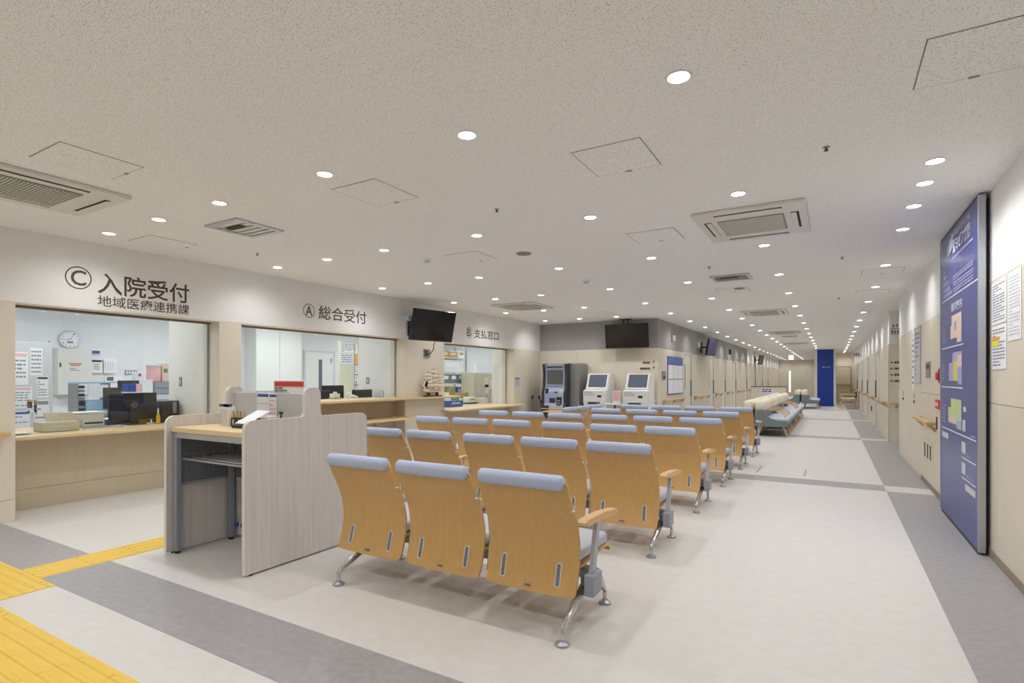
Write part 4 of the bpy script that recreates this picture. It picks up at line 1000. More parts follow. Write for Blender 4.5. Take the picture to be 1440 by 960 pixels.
put_rect(MB(), fr, 0, 0.52, 0, 0.76, 0.0, 0.012).build('case_frame', 'alu', t)
put_rect(MB(), fr, 0.02, 0.50, 0.02, 0.74, 0.012, 0.002).build('case_sheet', 'paper_grey', t)
put_lines(MB(), fr, 0.05, 0.47, 0.10, 0.70, 10, 14, 0.5, 0.015).build('printed_lines', 'ink_grey', t)
print_sheet('wall_poster', 'narrow paper strip poster on the shaft door next to the notice case', 'poster', frame_nx(XR + 0.001, 9.72, 1.15), 0.22, 0.86, rows=10, seed=15, m='paper', ink='ink_grey')
t = thing('switch_panel', 'grey recessed switch panel beside the shaft door', 'switch panel', (XR, 8.17, 1.31))
MB().rbox(XR - 0.012, XR, 8.02, 8.33, 1.31, 1.50, 0.003).build('panel_plate', 'machine_grey', t)
MB().rbox(XR - 0.018, XR - 0.012, 8.08, 8.27, 1.42, 1.47, 0.003).build('panel_window', 'charcoal', t)
t = thing('wall_slots', 'three dark vertical slots low on the wall below the short handrail', 'wall vent', (XR, 8.2, 0.3))
MB().rbox(XR - 0.004, XR, 7.85, 8.62, 0.30, 0.56, 0.002).build('slot_plate', 'beige', t)
for y in (8.45, 8.22, 8.0): MB().rbox(XR - 0.008, XR - 0.003, y - 0.035, y + 0.035, 0.34, 0.51, 0.003).build('slot', 'charcoal', t)
t = thing('alarm_button', 'round red fire alarm half hidden behind the directory board', 'fire alarm', (XR, 7.28, 1.32))
MB().lathe([(0.09, 0), (0.09, -0.02), (0.05, -0.04)], XR, 7.24, 1.33, seg=32, axis='x').build('alarm_ring', 'red_dark', t)
MB().lathe([(0.045, -0.039), (0.04, -0.055)], XR, 7.24, 1.33, seg=24, axis='x').build('alarm_button_face', 'red', t)
t = thing('hydrant_sign', 'small red box sign on the wall below the round fire alarm', 'fire sign', (XR, 7.4, 0.97))
MB().rbox(XR - 0.02, XR, 7.32, 7.56, 0.97, 1.07, 0.003).build('sign_box', 'red', t)
MB().box(XR - 0.022, XR - 0.02, 7.35, 7.53, 1.0, 1.04).build('sign_text_strip', 'pink', t)
t = thing('hydrant_cabinet', 'flush beige fire hydrant cabinet door beside the directory board', 'cabinet', (XR, 7.3, 0.1))
MB().rbox(XR - 0.006, XR, 7.02, 7.58, 0.12, 0.94, 0.002).build('cabinet_door', 'beige', t)
MB().rbox(XR - 0.014, XR - 0.006, 7.50, 7.55, 0.74, 0.88, 0.002).build('door_latch', 'charcoal', t)

# lift hall wall signs
fr = frame_ny(XR, 13.45, 2.1)
t = thing('lift_sign', 'white lift pictogram sign with two arrows and boxed figures', 'sign', (1.08, 13.45, 2.15))
put_rect(MB(), fr, 0.0, 0.20, 0.05, 0.33, 0.0, 0.008).build('sign_plate', 'white', t)
g = MB()
for (a, b, c, d) in ((0.03, 0.17, 0.09, 0.10), (0.03, 0.17, 0.21, 0.22), (0.03, 0.04, 0.09, 0.22), (0.16, 0.17, 0.09, 0.22)): put_rect(g, fr, a, b, c, d, 0.008)
for u in (0.06, 0.10, 0.14):
    put_rect(g, fr, u - 0.011, u + 0.011, 0.115, 0.165, 0.008); put_rect(g, fr, u - 0.008, u + 0.008, 0.172, 0.19, 0.008)
put_poly(g, fr, [(0.045, 0.27), (0.07, 0.235), (0.095, 0.27), (0.076, 0.27), (0.076, 0.30), (0.064, 0.30), (0.064, 0.27)], 0.008)
put_poly(g, fr, [(0.105, 0.265), (0.124, 0.265), (0.124, 0.235), (0.136, 0.235), (0.136, 0.265), (0.155, 0.265), (0.13, 0.30)], 0.008)
g.build('pictogram', 'ink_dark', t)
t = thing('wall_lettering', 'four rows of brown arrows and lettering on the lift hall wall', 'sign', (1.1, 13.45, 1.2))
g = MB(); fr = frame_ny(XR, 13.45, 1.2)
for k, ch in enumerate('→←→→'):
    v = 0.40 - k * 0.125
    s_ = -1 if ch == '←' else 1; put_poly(g, fr, [(0.043 + s_ * a, v + b) for a, b in ((-0.03, 0.019), (0.0, 0.019), (0.0, 0.0), (0.032, 0.025), (0.0, 0.05), (0.0, 0.031), (-0.03, 0.031))]); put_lines(g, fr, 0.09, 0.20, v, v + 0.05, 1, k, 0.9, words=3)
g.build('arrow_lettering', 'ink', t)
t = thing('toilet_sign', 'white projecting toilet pictogram sign far along the handrail wall', 'sign', (0.86, 26.0, 2.1))
MB().rbox(0.72, XR, 25.99, 26.01, 2.14, 2.42, 0.003).build('sign_plate', 'white', t)
fr = frame_ny(0.72, 25.99, 2.14); g = MB()
for u in (0.06, 0.13, 0.20):
    put_poly(g, fr, [(u - 0.022, 0.08), (u + 0.022, 0.08), (u + 0.015, 0.17), (u - 0.015, 0.17)]); put_rect(g, fr, u - 0.012, u + 0.012, 0.18, 0.205)
g.build('pictogram', 'ink_dark', t)
t = thing('wall_intercom', 'small dark plate low on the far handrail wall', 'wall plate', (XR, 19.0, 0.4))
MB().rbox(XR - 0.02, XR, 18.9, 19.1, 0.36, 0.5, 0.004).build('plate', 'charcoal', t)
MB().rbox(XR - 0.024, XR - 0.02, 18.95, 19.05, 0.40, 0.46, 0.002).build('plate_face', 'machine_grey', t)

# ================================================================== CORRIDOR: PILLAR, PARTITION, SOFAS, CHAIR
t = thing('blue_pillar', 'white column clad with a royal blue panel at the corridor end', 'pillar', (-0.28, 29.9, 0))
MB().box(-0.72, 0.16, 29.5, 30.19, 0, H).build('column_core', 'wall_white', t)
pn = MB().box(-0.60, 0.06, 29.47, 29.5, 0.0, H - 0.02).build('cladding_panel', 'blue_pillar', t)
fr = frame_ny(-0.60, 29.47, 0)
put_text(MB(), '聖ヨゼフ病院', fr, 0.30, 0.52, 1.80, 1.86).build('title_text', 'print_white', pn)
put_ring(MB(), fr, 0.25, 1.83, 0.03, 0.03, 0.015).build('logo_mark', 'print_white', pn)
t = thing('low_partition', 'low cream partition with wooden cap and paper sign behind the sofas', 'partition', (-2.2, 24, 0))
MB().box(-2.82, -1.58, 24.0, 24.06, 0.02, 0.96).build('partition_panel', 'door', t)
MB().rbox(-2.84, -1.56, 23.98, 24.08, 0.96, 0.985, 0.004).build('wooden_cap', 'dark_wood', t)
MB().box(-2.80, -1.60, 23.97, 24.09, 0, 0.02).build('partition_foot', 'steel_grey', t)
sg = put_rect(MB(), frame_ny(-2.45, 24.0, 0.72), 0, 0.42, 0, 0.2, 0, 0.003).build('paper_sign', 'paper', t)
put_lines(MB(), frame_ny(-2.45, 24.0, 0.72), 0.03, 0.39, 0.02, 0.18, 2, 5, 0.6, 0.004, 3).build('sign_text', 'blue', sg)
def make_sofa(n, arms):
    """n seats along local x, sitter looks along local +y"""
    t = thing('lobby_sofa', 'x', 'sofa', (0, 0, 0), group='grey sofas with cream headrests')
    P = 0.62; W = n * P
    LB().prism([(-0.07, 0.24), (0.57, 0.24), (0.57, 0.31), (0.10, 0.33), (0.05, 0.57), (-0.08, 0.59)], 'x', -W / 2, W / 2).build('shell', 'teal_cloth', t)
    for s_ in (-1, 1):
        LB().prism([(-0.085, 0.225), (0.575, 0.225), (0.58, 0.355), (0.36, 0.37), (0.22, 0.42), (0.13, 0.52), (0.10, 0.60), (-0.085, 0.60)], 'x', s_ * W / 2 - 0.012, s_ * W / 2 + 0.012).build('side_wing', 'teal_cloth', t)
    for i in range(n):
        cx = -W / 2 + P * (i + 0.5)
        LB().rbox(cx - P / 2 + 0.006, cx + P / 2 - 0.006, 0.10, 0.60, 0.315, 0.415, 0.03, 3).build('seat_cushion', 'seat_cloth', t, smooth=True, angle=60)
        LB().rbox(cx - P / 2 + 0.02, cx + P / 2 - 0.02, 0.03, 0.13, 0.38, 0.56, 0.03, 2).build('back_cushion', 'teal_cloth', t, smooth=True, angle=60)
    LB().rbox(-W / 2 + 0.03, W / 2 - 0.03, -0.10, 0.12, 0.53, 0.80, 0.085, 4).build('headrest', 'cream_cloth', t, smooth=True, angle=60)
    for i in range(arms):
        x = -W / 2 + 0.12 + i * 0.5
        pts = [(x, 0.02, 0.56), (x, 0.14, 0.585), (x, 0.30, 0.58), (x, 0.42, 0.55), (x, 0.49, 0.49), (x, 0.52, 0.42), (x, 0.53, 0.34)]
        LB().tube(pts, 0.012, 8).build('bentwood_arm', 'beech', t, smooth=True)
    for x in [-W / 2 + 0.08 + k * (W - 0.16) / 2 for k in range(3)]:
        for y0, y1, z in ((0.06, -0.03, 0.25), (0.48, 0.57, 0.25)):
            LB().tube([(x, y0, z), (x, y1, 0.0)], [0.024, 0.014], 8).build('leg', 'beech', t, smooth=True)
    return t
sofas = {True: make_sofa(3, 4), False: make_sofa(3, 0)}; used = set()
L3 = 3 * 0.62
spots = []
for k in range(4):
    y = 13.42 + L3 / 2 + k * (L3 + 0.16)
    w = ('first', 'second', 'third', 'fourth')[k]
    spots.append((-1.42, y, -math.pi / 2, k % 2 == 0, 'grey sofa with cream headrests facing the handrail wall, %s unit from the waiting benches' % w))
    spots.append((-1.64, y, math.pi / 2, k % 2 == 1, 'grey sofa with cream headrests facing the corridor doors, %s unit from the waiting benches' % w))
spots.append((-1.06, 27.6, -math.pi / 2, False, 'grey sofa with cream headrests standing just before the blue pillar, facing the handrail wall'))
spots.append((-1.29, 27.6, math.pi / 2, False, 'grey sofa with cream headrests back to back with the one before the blue pillar'))
for (x, y, r, arms, lab) in spots:
    o = copy_tree(sofas[arms]) if arms in used else sofas[arms]; used.add(arms)
    o.location = (x, y, 0); o.rotation_euler = (0, 0, r); o['label'] = lab
t = thing('wooden_chair', 'small wooden armchair with pale seat against the far end wall', 'chair', (0.62, 28.1, 0))
for x in (0.33, 0.89):
    for y in (27.85, 28.40): MB().box(x - 0.03, x + 0.03, y - 0.03, y + 0.03, 0, 0.58 if x < 0.5 else 0.72).build('leg', 'beech', t)
MB().box(0.30, 0.92, 27.82, 28.43, 0.34, 0.39).build('seat_frame', 'beech', t)
MB().rbox(0.31, 0.86, 27.84, 28.41, 0.39, 0.45, 0.02).build('seat_cushion', 'cream_cloth', t)
MB().rbox(0.86, 0.93, 27.82, 28.43, 0.45, 0.74, 0.01).build('backrest', 'beech', t)
MB().rbox(0.31, 0.90, 27.80, 27.86, 0.58, 0.62, 0.008).build('arm_rest', 'beech', t)
MB().rbox(0.31, 0.90, 28.39, 28.45, 0.58, 0.62, 0.008).build('arm_rest', 'beech', t)

# ================================================================== MODEL SHIP ON THE LEDGE
S0 = Vector((-6.31, 7.90, 0.97))
t = thing('model_ship', 'wooden model sailing ship with cream sails on a dark stand', 'model ship', tuple(S0))
def S(x, y, z): return (S0.x + x, S0.y + y, S0.z + z)
st = MB().rbox(*[v for v in (S0.x - 0.05, S0.x + 0.05, S0.y - 0.22, S0.y + 0.22)], S0.z, S0.z + 0.02, 0.004).build('stand_base', 'black', t)
for y in (-0.12, 0.12): MB().rbox(S0.x - 0.03, S0.x + 0.03, S0.y + y - 0.015, S0.y + y + 0.015, S0.z + 0.02, S0.z + 0.075, 0.003).build('stand_cradle', 'dark_wood', st)
secs = [(-0.27, 0.004, 0.115, 0.15), (-0.22, 0.03, 0.085, 0.145), (-0.12, 0.045, 0.07, 0.135), (0.04, 0.048, 0.07, 0.135), (0.16, 0.045, 0.075, 0.15), (0.24, 0.035, 0.09, 0.17)]
vs_, fs = [], []
for y, hw, zb, zt in secs:
    for k in range(7):
        a = math.pi * k / 6; vs_.append(S(-hw * math.cos(a), y, zt - (zt - zb) * math.sin(a)))
for i in range(len(secs) - 1):
    for k in range(6): fs.append((i * 7 + k, i * 7 + k + 1, (i + 1) * 7 + k + 1, (i + 1) * 7 + k))
    fs.append((i * 7, (i + 1) * 7, (i + 1) * 7 + 6, i * 7 + 6))
fs += [tuple(range(7)), tuple(35 + k for k in range(6, -1, -1))]
MB().add(vs_, fs).build('hull', 'sail', t)
MB().box(S0.x - 0.051, S0.x + 0.051, S0.y - 0.13, S0.y + 0.17, S0.z + 0.118, S0.z + 0.126).build('hull_band', 'dark_wood', t)
MB().tube([S(0, -0.24, 0.15), S(0, -0.40, 0.225)], [0.006, 0.003], 6).build('bowsprit', 'dark_wood', t)
for y, hm in ((-0.13, 0.46), (0.02, 0.52), (0.16, 0.43)):
    ms = MB().tube([S(0, y, 0.13), S(0, y, hm)], [0.006, 0.003], 6).build('mast', 'dark_wood', t)
    n = 4
    for k in range(n):
        z0 = 0.17 + k * (hm - 0.2) / n; z1 = z0 + (hm - 0.2) / n * 0.92; w = 0.092 - 0.012 * k
        vs2 = []
        for d in (0, 0.003):
            for (u, v) in ((-1, 0), (0, 0), (1, 0), (1, 0.5), (1, 1), (0, 1), (-1, 1), (-1, 0.5), (0, 0.5)):
                bow = 0.022 * (1 - 0.4 * abs(u)) * (1 - abs(2 * v - 1) * 0.8)
                vs2.append(S(u * w * 0.75 + bow * 0.3, y - bow - d + u * w * 0.66, z0 + (z1 - z0) * v))
        q = [(0, 1, 8, 7), (1, 2, 3, 8), (8, 3, 4, 5), (7, 8, 5, 6)]
        fs2 = q + [tuple(9 + i for i in f[::-1]) for f in q]; ring = [0, 1, 2, 3, 4, 5, 6, 7]
        fs2 += [(ring[i], ring[(i + 1) % 8], 9 + ring[(i + 1) % 8], 9 + ring[i]) for i in range(8)]
        MB().add(vs2, fs2).build('sail', 'sail', ms)
        MB().tube([S(-w * 0.8, y - w * 0.7, z1), S(w * 0.8, y + w * 0.7, z1)], 0.003, 5).build('yard', 'dark_wood', ms)
for k in range(2): MB().add([S(0, -0.25 - 0.06 * k, 0.17 + 0.02 * k), S(0, -0.14, 0.40 - 0.08 * k), S(0, -0.16, 0.18), S(0.003, -0.25 - 0.06 * k, 0.17 + 0.02 * k), S(0.003, -0.14, 0.40 - 0.08 * k), S(0.003, -0.16, 0.18)],
                         [(0, 1, 2), (5, 4, 3), (0, 3, 4, 1), (1, 4, 5, 2), (2, 5, 3, 0)]).build('jib_sail', 'sail', t)
r = MB()
for y, z in ((-0.13, 0.46), (0.02, 0.52), (0.16, 0.43)):
    for dy in (-0.09, 0.09): r.tube([S(0.045, y + dy, 0.14), S(0, y, z)], 0.0015, 4)
r.build('rigging', 'dark_wood', t)

# ================================================================== OFFICE BEHIND THE WINDOW MARKED C
WX = -11.70
t = thing('wall_clock', 'round white wall clock high on the office wall', 'clock', (WX, 4.395, 1.99))
MB().lathe([(0.155, 0), (0.16, 0.02), (0.15, 0.045), (0.14, 0.04)], WX, 4.395, 1.99, seg=36, axis='x').build('case', 'paper_grey', t, smooth=True)
fc = MB().lathe([(0.141, 0.036), (0.141, 0.0405), (0.01, 0.041)], WX, 4.395, 1.99, seg=36, axis='x').build('dial', 'paper', t)
fr = frame_x(WX + 0.0415, 4.395, 1.99); g = MB()
for k in range(12):
    a = math.radians(90 - 30 * (k + 1)); put_text(g, str(k + 1), fr, 0.118 * math.cos(a) - 0.011, 0.118 * math.cos(a) + 0.011, 0.118 * math.sin(a) - 0.012, 0.118 * math.sin(a) + 0.012, 0.001)
g.build('numerals', 'ink_dark', fc)
put_rect(MB(), fr, -0.045, 0.045, -0.065, -0.03, 0.001).build('date_window', 'ink_grey', fc)
put_poly(MB(), fr, [(0.0, -0.004), (-0.085, -0.003), (-0.085, 0.003), (0.0, 0.004)], 0.002).build('hour_hand', 'ink_dark', fc)
put_poly(MB(), fr, [(-0.003, 0.002), (0.003, -0.002), (0.06, 0.10), (0.054, 0.10)], 0.003).build('minute_hand', 'ink_dark', fc)
t = thing('distribution_board', 'pale steel wall cabinet with red warning lines below the clock', 'wall cabinet', (WX, 4.42, 1.01))
MB().rbox(WX, WX + 0.16, 4.16, 4.68, 1.01, 1.83, 0.006).build('cabinet_body', 'off_white', t)
dr = MB().rbox(WX + 0.16, WX + 0.172, 4.17, 4.67, 1.02, 1.82, 0.003).build('cabinet_door', 'off_white', t)
g = MB(); fr = frame_x(WX + 0.172, 4.16, 1.01)
put_rect(g, fr, 0.16, 0.36, 0.545, 0.56); put_rect(g, fr, 0.19, 0.33, 0.515, 0.53); g.build('red_lines', 'red', dr)
put_lines(MB(), fr, 0.18, 0.34, 0.42, 0.48, 2, 3, 0.4).build('small_print', 'ink_grey', dr)
MB().rbox(WX + 0.172, WX + 0.18, 4.195, 4.215, 1.5, 1.57, 0.002).build('latch', 'charcoal', dr)
t = thing('exit_plate', 'small blue and white plate on the office wall', 'wall plate', (WX, 4.79, 1.75))
MB().rbox(WX, WX + 0.03, 4.70, 4.87, 1.74, 1.84, 0.004).build('plate', 'white', t)
MB().box(WX + 0.03, WX + 0.033, 4.715, 4.855, 1.755, 1.81).build('blue_face', 'blue', t)
t = thing('security_controller', 'white alarm control panel with dark header on the office wall', 'control panel', (WX, 4.8, 1.4))
MB().rbox(WX, WX + 0.05, 4.70, 4.89, 1.40, 1.65, 0.005).build('panel_case', 'white', t)
MB().box(WX + 0.05, WX + 0.053, 4.715, 4.875, 1.60, 1.64).build('panel_header', 'ink_dark', t)
put_lines(MB(), frame_x(WX + 0.05, 4.70, 1.40), 0.05, 0.15, 0.05, 0.18, 3, 8, 0.4).build('panel_print', 'ink_grey', t)
t = thing('phone_box', 'plain white wall box with fine ribs beside the alarm panel', 'wall box', (WX, 5.01, 1.4))
MB().rbox(WX, WX + 0.06, 4.91, 5.11, 1.40, 1.66, 0.006).build('box_case', 'white', t)
for k in range(4): MB().box(WX + 0.06, WX + 0.062, 4.93 + 0.04 * k, 4.945 + 0.04 * k, 1.44, 1.62).build('rib', 'paper_grey', t)
t = thing('thermostat', 'white remote controller with grey display on the office wall', 'controller', (WX, 5.02, 1.25))
MB().rbox(WX, WX + 0.025, 4.94, 5.25, 1.24, 1.35, 0.004).build('controller_case', 'white', t)
MB().box(WX + 0.025, WX + 0.027, 4.97, 5.08, 1.26, 1.33).build('display', 'screen_grey', t)
t = thing('wall_switch', 'grey row of wall switches above the pale drawers', 'switch panel', (WX, 5.38, 1.37))
MB().rbox(WX, WX + 0.015, 5.28, 5.49, 1.37, 1.46, 0.003).build('plate', 'machine_grey', t)
for k in range(4): MB().rbox(WX + 0.015, WX + 0.02, 5.295 + 0.048 * k, 5.33 + 0.048 * k, 1.385, 1.445, 0.002).build('switch_key', 'off_white', t)
# mobile board covered with papers
t = thing('memo_board', 'mobile white board covered with pinned papers in the office', 'memo board', (-9.0, 2.6, 0))
MB().rbox(-9.03, -9.0, 1.9, 3.2, 0.45, 1.78, 0.008).build('board_panel', 'paper_grey', t)
for y in (1.95, 3.17):
    MB().tube([(-9.015, y, 0.03), (-9.015, y, 1.80)], 0.014, 8).build('frame_post', 'satin', t)
    MB().box(-9.25, -8.8, y - 0.02, y + 0.02, 0.0, 0.03).build('board_foot', 'satin', t)
PP = [(2.70, 1.22, 0.24, 0.42, 'pink', 'upper-left schedule with red spots on the memo board'), (2.96, 1.34, 0.13, 0.36, None, 'plain white sheet hung high on the memo board'),
      (3.03, 1.05, 0.12, 0.28, 'ink_dark', 'dark barcode-like label sheet on the memo board'), (2.72, 0.92, 0.26, 0.27, 'pink', 'calendar sheet with red marks on the memo board'),
      (2.74, 0.60, 0.22, 0.28, 'blue', 'blue framed sheet low on the memo board'), (3.0, 0.56, 0.16, 0.46, 'ink_grey', 'tall grey lined sheet low on the memo board'), (2.93, 0.86, 0.1, 0.16, 'orange', 'small sheet with orange tag on the memo board')]
for i, (y, z, w, h, hd, lab) in enumerate(PP):
    print_sheet('pinned_sheet', lab, 'paper', frame_x(-9.0, y, z), w, h, 0.002, rows=6, head=hd, seed=40 + i, ink='ink_grey', group='papers pinned on the memo board')
# back desk with its things
t = thing('office_desk', 'pale grey office desk in the middle of the office', 'desk', (-9.5, 4.4, 0))
MB().rbox(-10.3, -8.8, 3.45, 5.5, 0.69, 0.72, 0.005).build('desk_top', 'paper_grey', t)
for x in (-10.2, -8.9):
    for y in (3.55, 5.4): MB().box(x - 0.03, x + 0.03, y - 0.03, y + 0.03, 0, 0.69).build('leg', 'satin', t)
MB().box(-8.92, -8.9, 3.55, 5.4, 0.25, 0.69).build('modesty_panel', 'office_white', t)
t = thing('paper_rack', 'upright paper rack with pale blue top and stacked sheets', 'paper rack', (-9.5, 3.83, 0.72))
MB().rbox(-9.7, -9.4, 3.63, 4.05, 1.225, 1.25, 0.004).build('rack_top', 'sky_blue', t)
MB().box(-9.7, -9.4, 3.63, 3.645, 0.72, 1.225).box(-9.7, -9.4, 4.035, 4.05, 0.72, 1.225).build('rack_side', 'machine_grey', t)
for k in range(8): MB().box(-9.69, -9.40, 3.647, 3.72, 0.75 + 0.058 * k, 0.79 + 0.058 * k).build('drawer', 'charcoal' if k % 2 else 'machine_grey', t)
MB().box(-9.41, -9.395, 3.76, 4.02, 1.02, 1.21).build('hanging_sheet', 'paper', t)
MB().rbox(-9.66, -9.42, 3.74, 4.03, 0.72, 0.98, 0.02).build('file_box', 'sky_blue', t)
t = thing('drawer_cabinet', 'grey desktop drawer cabinet at the back of the office desk', 'drawer unit', (-10.0, 4.95, 0.72))
MB().rbox(-10.2, -9.9, 4.90, 5.19, 0.72, 1.25, 0.004).build('cabinet_body', 'machine_grey', t)
for k in range(5): MB().rbox(-9.90, -9.885, 4.915, 5.175, 0.74 + 0.1 * k, 0.825 + 0.1 * k, 0.003).build('drawer', 'steel_grey' if k > 2 else 'paper_grey', t)
t = thing('storage_box', 'pink translucent storage box on the grey drawer cabinet', 'box', (-10.0, 4.99, 1.25))
MB().rbox(-10.15, -9.95, 4.905, 5.05, 1.251, 1.50, 0.01).build('box_body', 'pink', t)
MB().rbox(-10.155, -9.945, 4.90, 5.055, 1.50, 1.53, 0.006).build('box_lid', 'paper_grey', t)
t = thing('paper_bag', 'tall cream carton with white top beside the pink storage box', 'carton', (-10.0, 5.12, 1.25))
MB().rbox(-10.13, -9.95, 5.065, 5.18, 1.251, 1.56, 0.005).build('carton_body', 'map_pink', t)
MB().rbox(-10.10, -9.98, 5.075, 5.13, 1.56, 1.60, 0.004).build('carton_top', 'white', t)
MB().box(-9.95, -9.948, 5.09, 5.155, 1.40, 1.47).build('carton_label', 'green', t)
t = thing('document_stack', 'blue and pink folders standing on a white tray on the office desk', 'folders', (-9.1, 4.23, 0.72))
MB().rbox(-9.25, -9.0, 4.05, 4.40, 0.72, 1.10, 0.004).build('tray_stand', 'off_white', t)
MB().box(-9.2, -9.02, 4.12, 4.22, 1.10, 1.22).build('folder', 'blue', t)
MB().box(-9.2, -9.02, 4.225, 4.30, 1.10, 1.22).build('folder', 'pink', t)
MB().box(-9.2, -9.02, 4.305, 4.36, 1.10, 1.21).build('folder', 'paper', t)
t = thing('tissue_box', 'white and green carton with red mark on the office desk', 'box', (-9.8, 4.72, 0.72))
MB().rbox(-9.95, -9.75, 4.55, 4.82, 0.72, 1.28, 0.005).build('box_body', 'white', t)
MB().rbox(-9.93, -9.77, 4.58, 4.72, 1.28, 1.40, 0.005).build('upper_box', 'paper', t)
MB().box(-9.77, -9.768, 4.61, 4.65, 1.34, 1.38).build('red_mark', 'red', t)
def monitor(name, label, x, y0, y1, z0, z1, base, logo=False, sgn=-1, m='black'):
    """flat monitor whose screen looks into the office (-x)"""
    cy = (y0 + y1) / 2
    t = thing(name, label, 'monitor', (x, cy, base))
    b = MB().rbox(x - 0.03, x, y0, y1, z0, z1, 0.008).build('casing', m, t)
    MB().box(x - 0.032, x - 0.03, y0 + 0.012, y1 - 0.012, z0 + 0.02, z1 - 0.012).build('screen', 'screen', t)
    MB().rbox(x, x + 0.02, cy - 0.05, cy + 0.05, base + 0.012, z0 + (z1 - z0) * 0.45, 0.004).build('stand_neck', m, t)
    MB().rbox(x - 0.10, x + 0.09, cy - 0.10, cy + 0.10, base, base + 0.012, 0.004).build('stand_foot', m, t)
    if logo:
        fr = frame_x(x, cy + 0.005, z0 + (z1 - z0) * 0.55)
        put_ring(MB(), fr, 0, 0, 0.03, 0.03, 0.004, 0.001).build('logo_ring', 'satin', b)
        put_text(MB(), 'DELL', fr, -0.022, 0.022, -0.008, 0.008, 0.001).build('logo_text', 'satin', b)
    return t
monitor('computer_monitor', 'black computer monitor seen from behind with round silver emblem', -7.30, 3.13, 3.655, 0.80, 1.125, 0.745, True)
t = thing('computer_tower', 'black computer tower beside the monitor with round emblem', 'computer', (-7.35, 3.79, 0.745))
MB().rbox(-7.45, -7.25, 3.67, 3.90, 0.746, 1.015, 0.006).build('tower_case', 'black', t)
MB().box(-7.25, -7.247, 3.82, 3.865, 0.86, 1.0).build('tower_front_strip', 'machine_grey', t)
MB().lathe([(0.05, 0), (0.05, 0.002)], -7.25, 3.74, 0.86, seg=20, axis='x').build('fan_grille', 'charcoal', t)
t = thing('glue_bottle', 'small yellow bottle with white cap between monitor and tower', 'bottle', (-7.12, 3.60, 0.745))
MB().lathe([(0.02, 0), (0.022, 0.01), (0.022, 0.09), (0.012, 0.12)], -7.12, 3.58, 0.746, seg=14).build('bottle_body', 'yellow', t, smooth=True)
MB().lathe([(0.009, 0.12), (0.008, 0.18), (0.004, 0.19)], -7.12, 3.58, 0.746, seg=10).build('bottle_nozzle', 'white', t)
t = thing('receipt_printer', 'beige desktop printer with raised tan lid on the counter', 'printer', (-7.05, 2.57, 0.745))
MB().rbox(-7.20, -6.95, 2.39, 2.71, 0.746, 0.85, 0.012).build('printer_body', 'cabinet_beige', t)
MB().add([(-7.02, 2.45, 0.85), (-7.02, 2.70, 0.85), (-7.14, 2.71, 0.935), (-7.14, 2.46, 0.935), (-7.03, 2.45, 0.843), (-7.03, 2.70, 0.843), (-7.15, 2.71, 0.928), (-7.15, 2.46, 0.928)],
         [(0, 1, 2, 3), (7, 6, 5, 4), (0, 4, 5, 1), (1, 5, 6, 2), (2, 6, 7, 3), (3, 7, 4, 0)]).build('lid', mat('tan_lid', (176, 158, 124), 0.5), t)
MB().rbox(-6.952, -6.945, 2.46, 2.62, 0.79, 0.81, 0.003).build('paper_slot', 'paper_grey', t)
t = thing('laser_printer', 'white desktop printer with grey base beside the beige one', 'printer', (-7.45, 2.98, 0.745))
MB().rbox(-7.60, -7.33, 2.80, 3.10, 0.746, 0.90, 0.012).build('printer_body', 'off_white', t)
MB().box(-7.60, -7.32, 2.78, 3.12, 0.90, 0.915).build('paper_on_top', 'paper', t)
MB().rbox(-7.332, -7.325, 2.90, 3.08, 0.78, 0.80, 0.003).build('output_slot', 'charcoal', t)
MB().box(-7.33, -7.326, 2.81, 2.88, 0.76, 0.84).build('blue_panel', 'sky_blue', t)
t = thing('document_tray', 'blue plastic tray under the black monitor', 'tray', (-7.48, 3.27, 0.745))
MB().rbox(-7.70, -7.42, 3.16, 3.50, 0.746, 0.81, 0.006).build('tray_body', 'blue', t)
MB().box(-7.68, -7.44, 3.18, 3.48, 0.81, 0.815).build('tray_papers', 'paper', t)
t = thing('ochre_box', 'ochre card box standing behind the monitor foot', 'box', (-7.5, 3.58, 0.745))
MB().rbox(-7.62, -7.45, 3.52, 3.66, 0.746, 0.82, 0.004).build('box_body', 'ochre', t)
MB().box(-7.62, -7.45, 3.52, 3.66, 0.82, 0.825).build('box_lid', 'cardboard', t)
t = thing('cable_bundle', 'loose pale cables lying on the counter by the monitor', 'cables', (-7.1, 3.1, 0.745))
for k in range(3):
    pts = [(-7.02 - 0.04 * k + 0.02 * math.sin(i * 1.3 + k), 2.78 + 0.075 * i, 0.752) for i in range(6)]
    MB().tube(pts, 0.005, 6).build('cable', ('paper_grey', 'charcoal', 'sky_blue')[k], t)
monitor('computer_monitor', 'smaller black monitor on the back desk beside the paper rack', -9.0, 3.79, 4.02, 0.86, 1.17, 0.72, m='charcoal')
monitor('computer_monitor', 'charcoal monitor on the back desk behind the folders', -9.55, 4.22, 4.52, 0.90, 1.27, 0.72, m='charcoal')
t = thing('loose_papers', 'loose cream papers at the end of the C counter', 'papers', (-7.0, 2.2, 0.745))
MB().box(-7.2, -6.9, 2.08, 2.30, 0.746, 0.756).build('sheets', 'paper', t)
MB().box(-7.15, -6.85, 2.10, 2.26, 0.756, 0.764).build('top_sheets', 'cream_cloth', t)

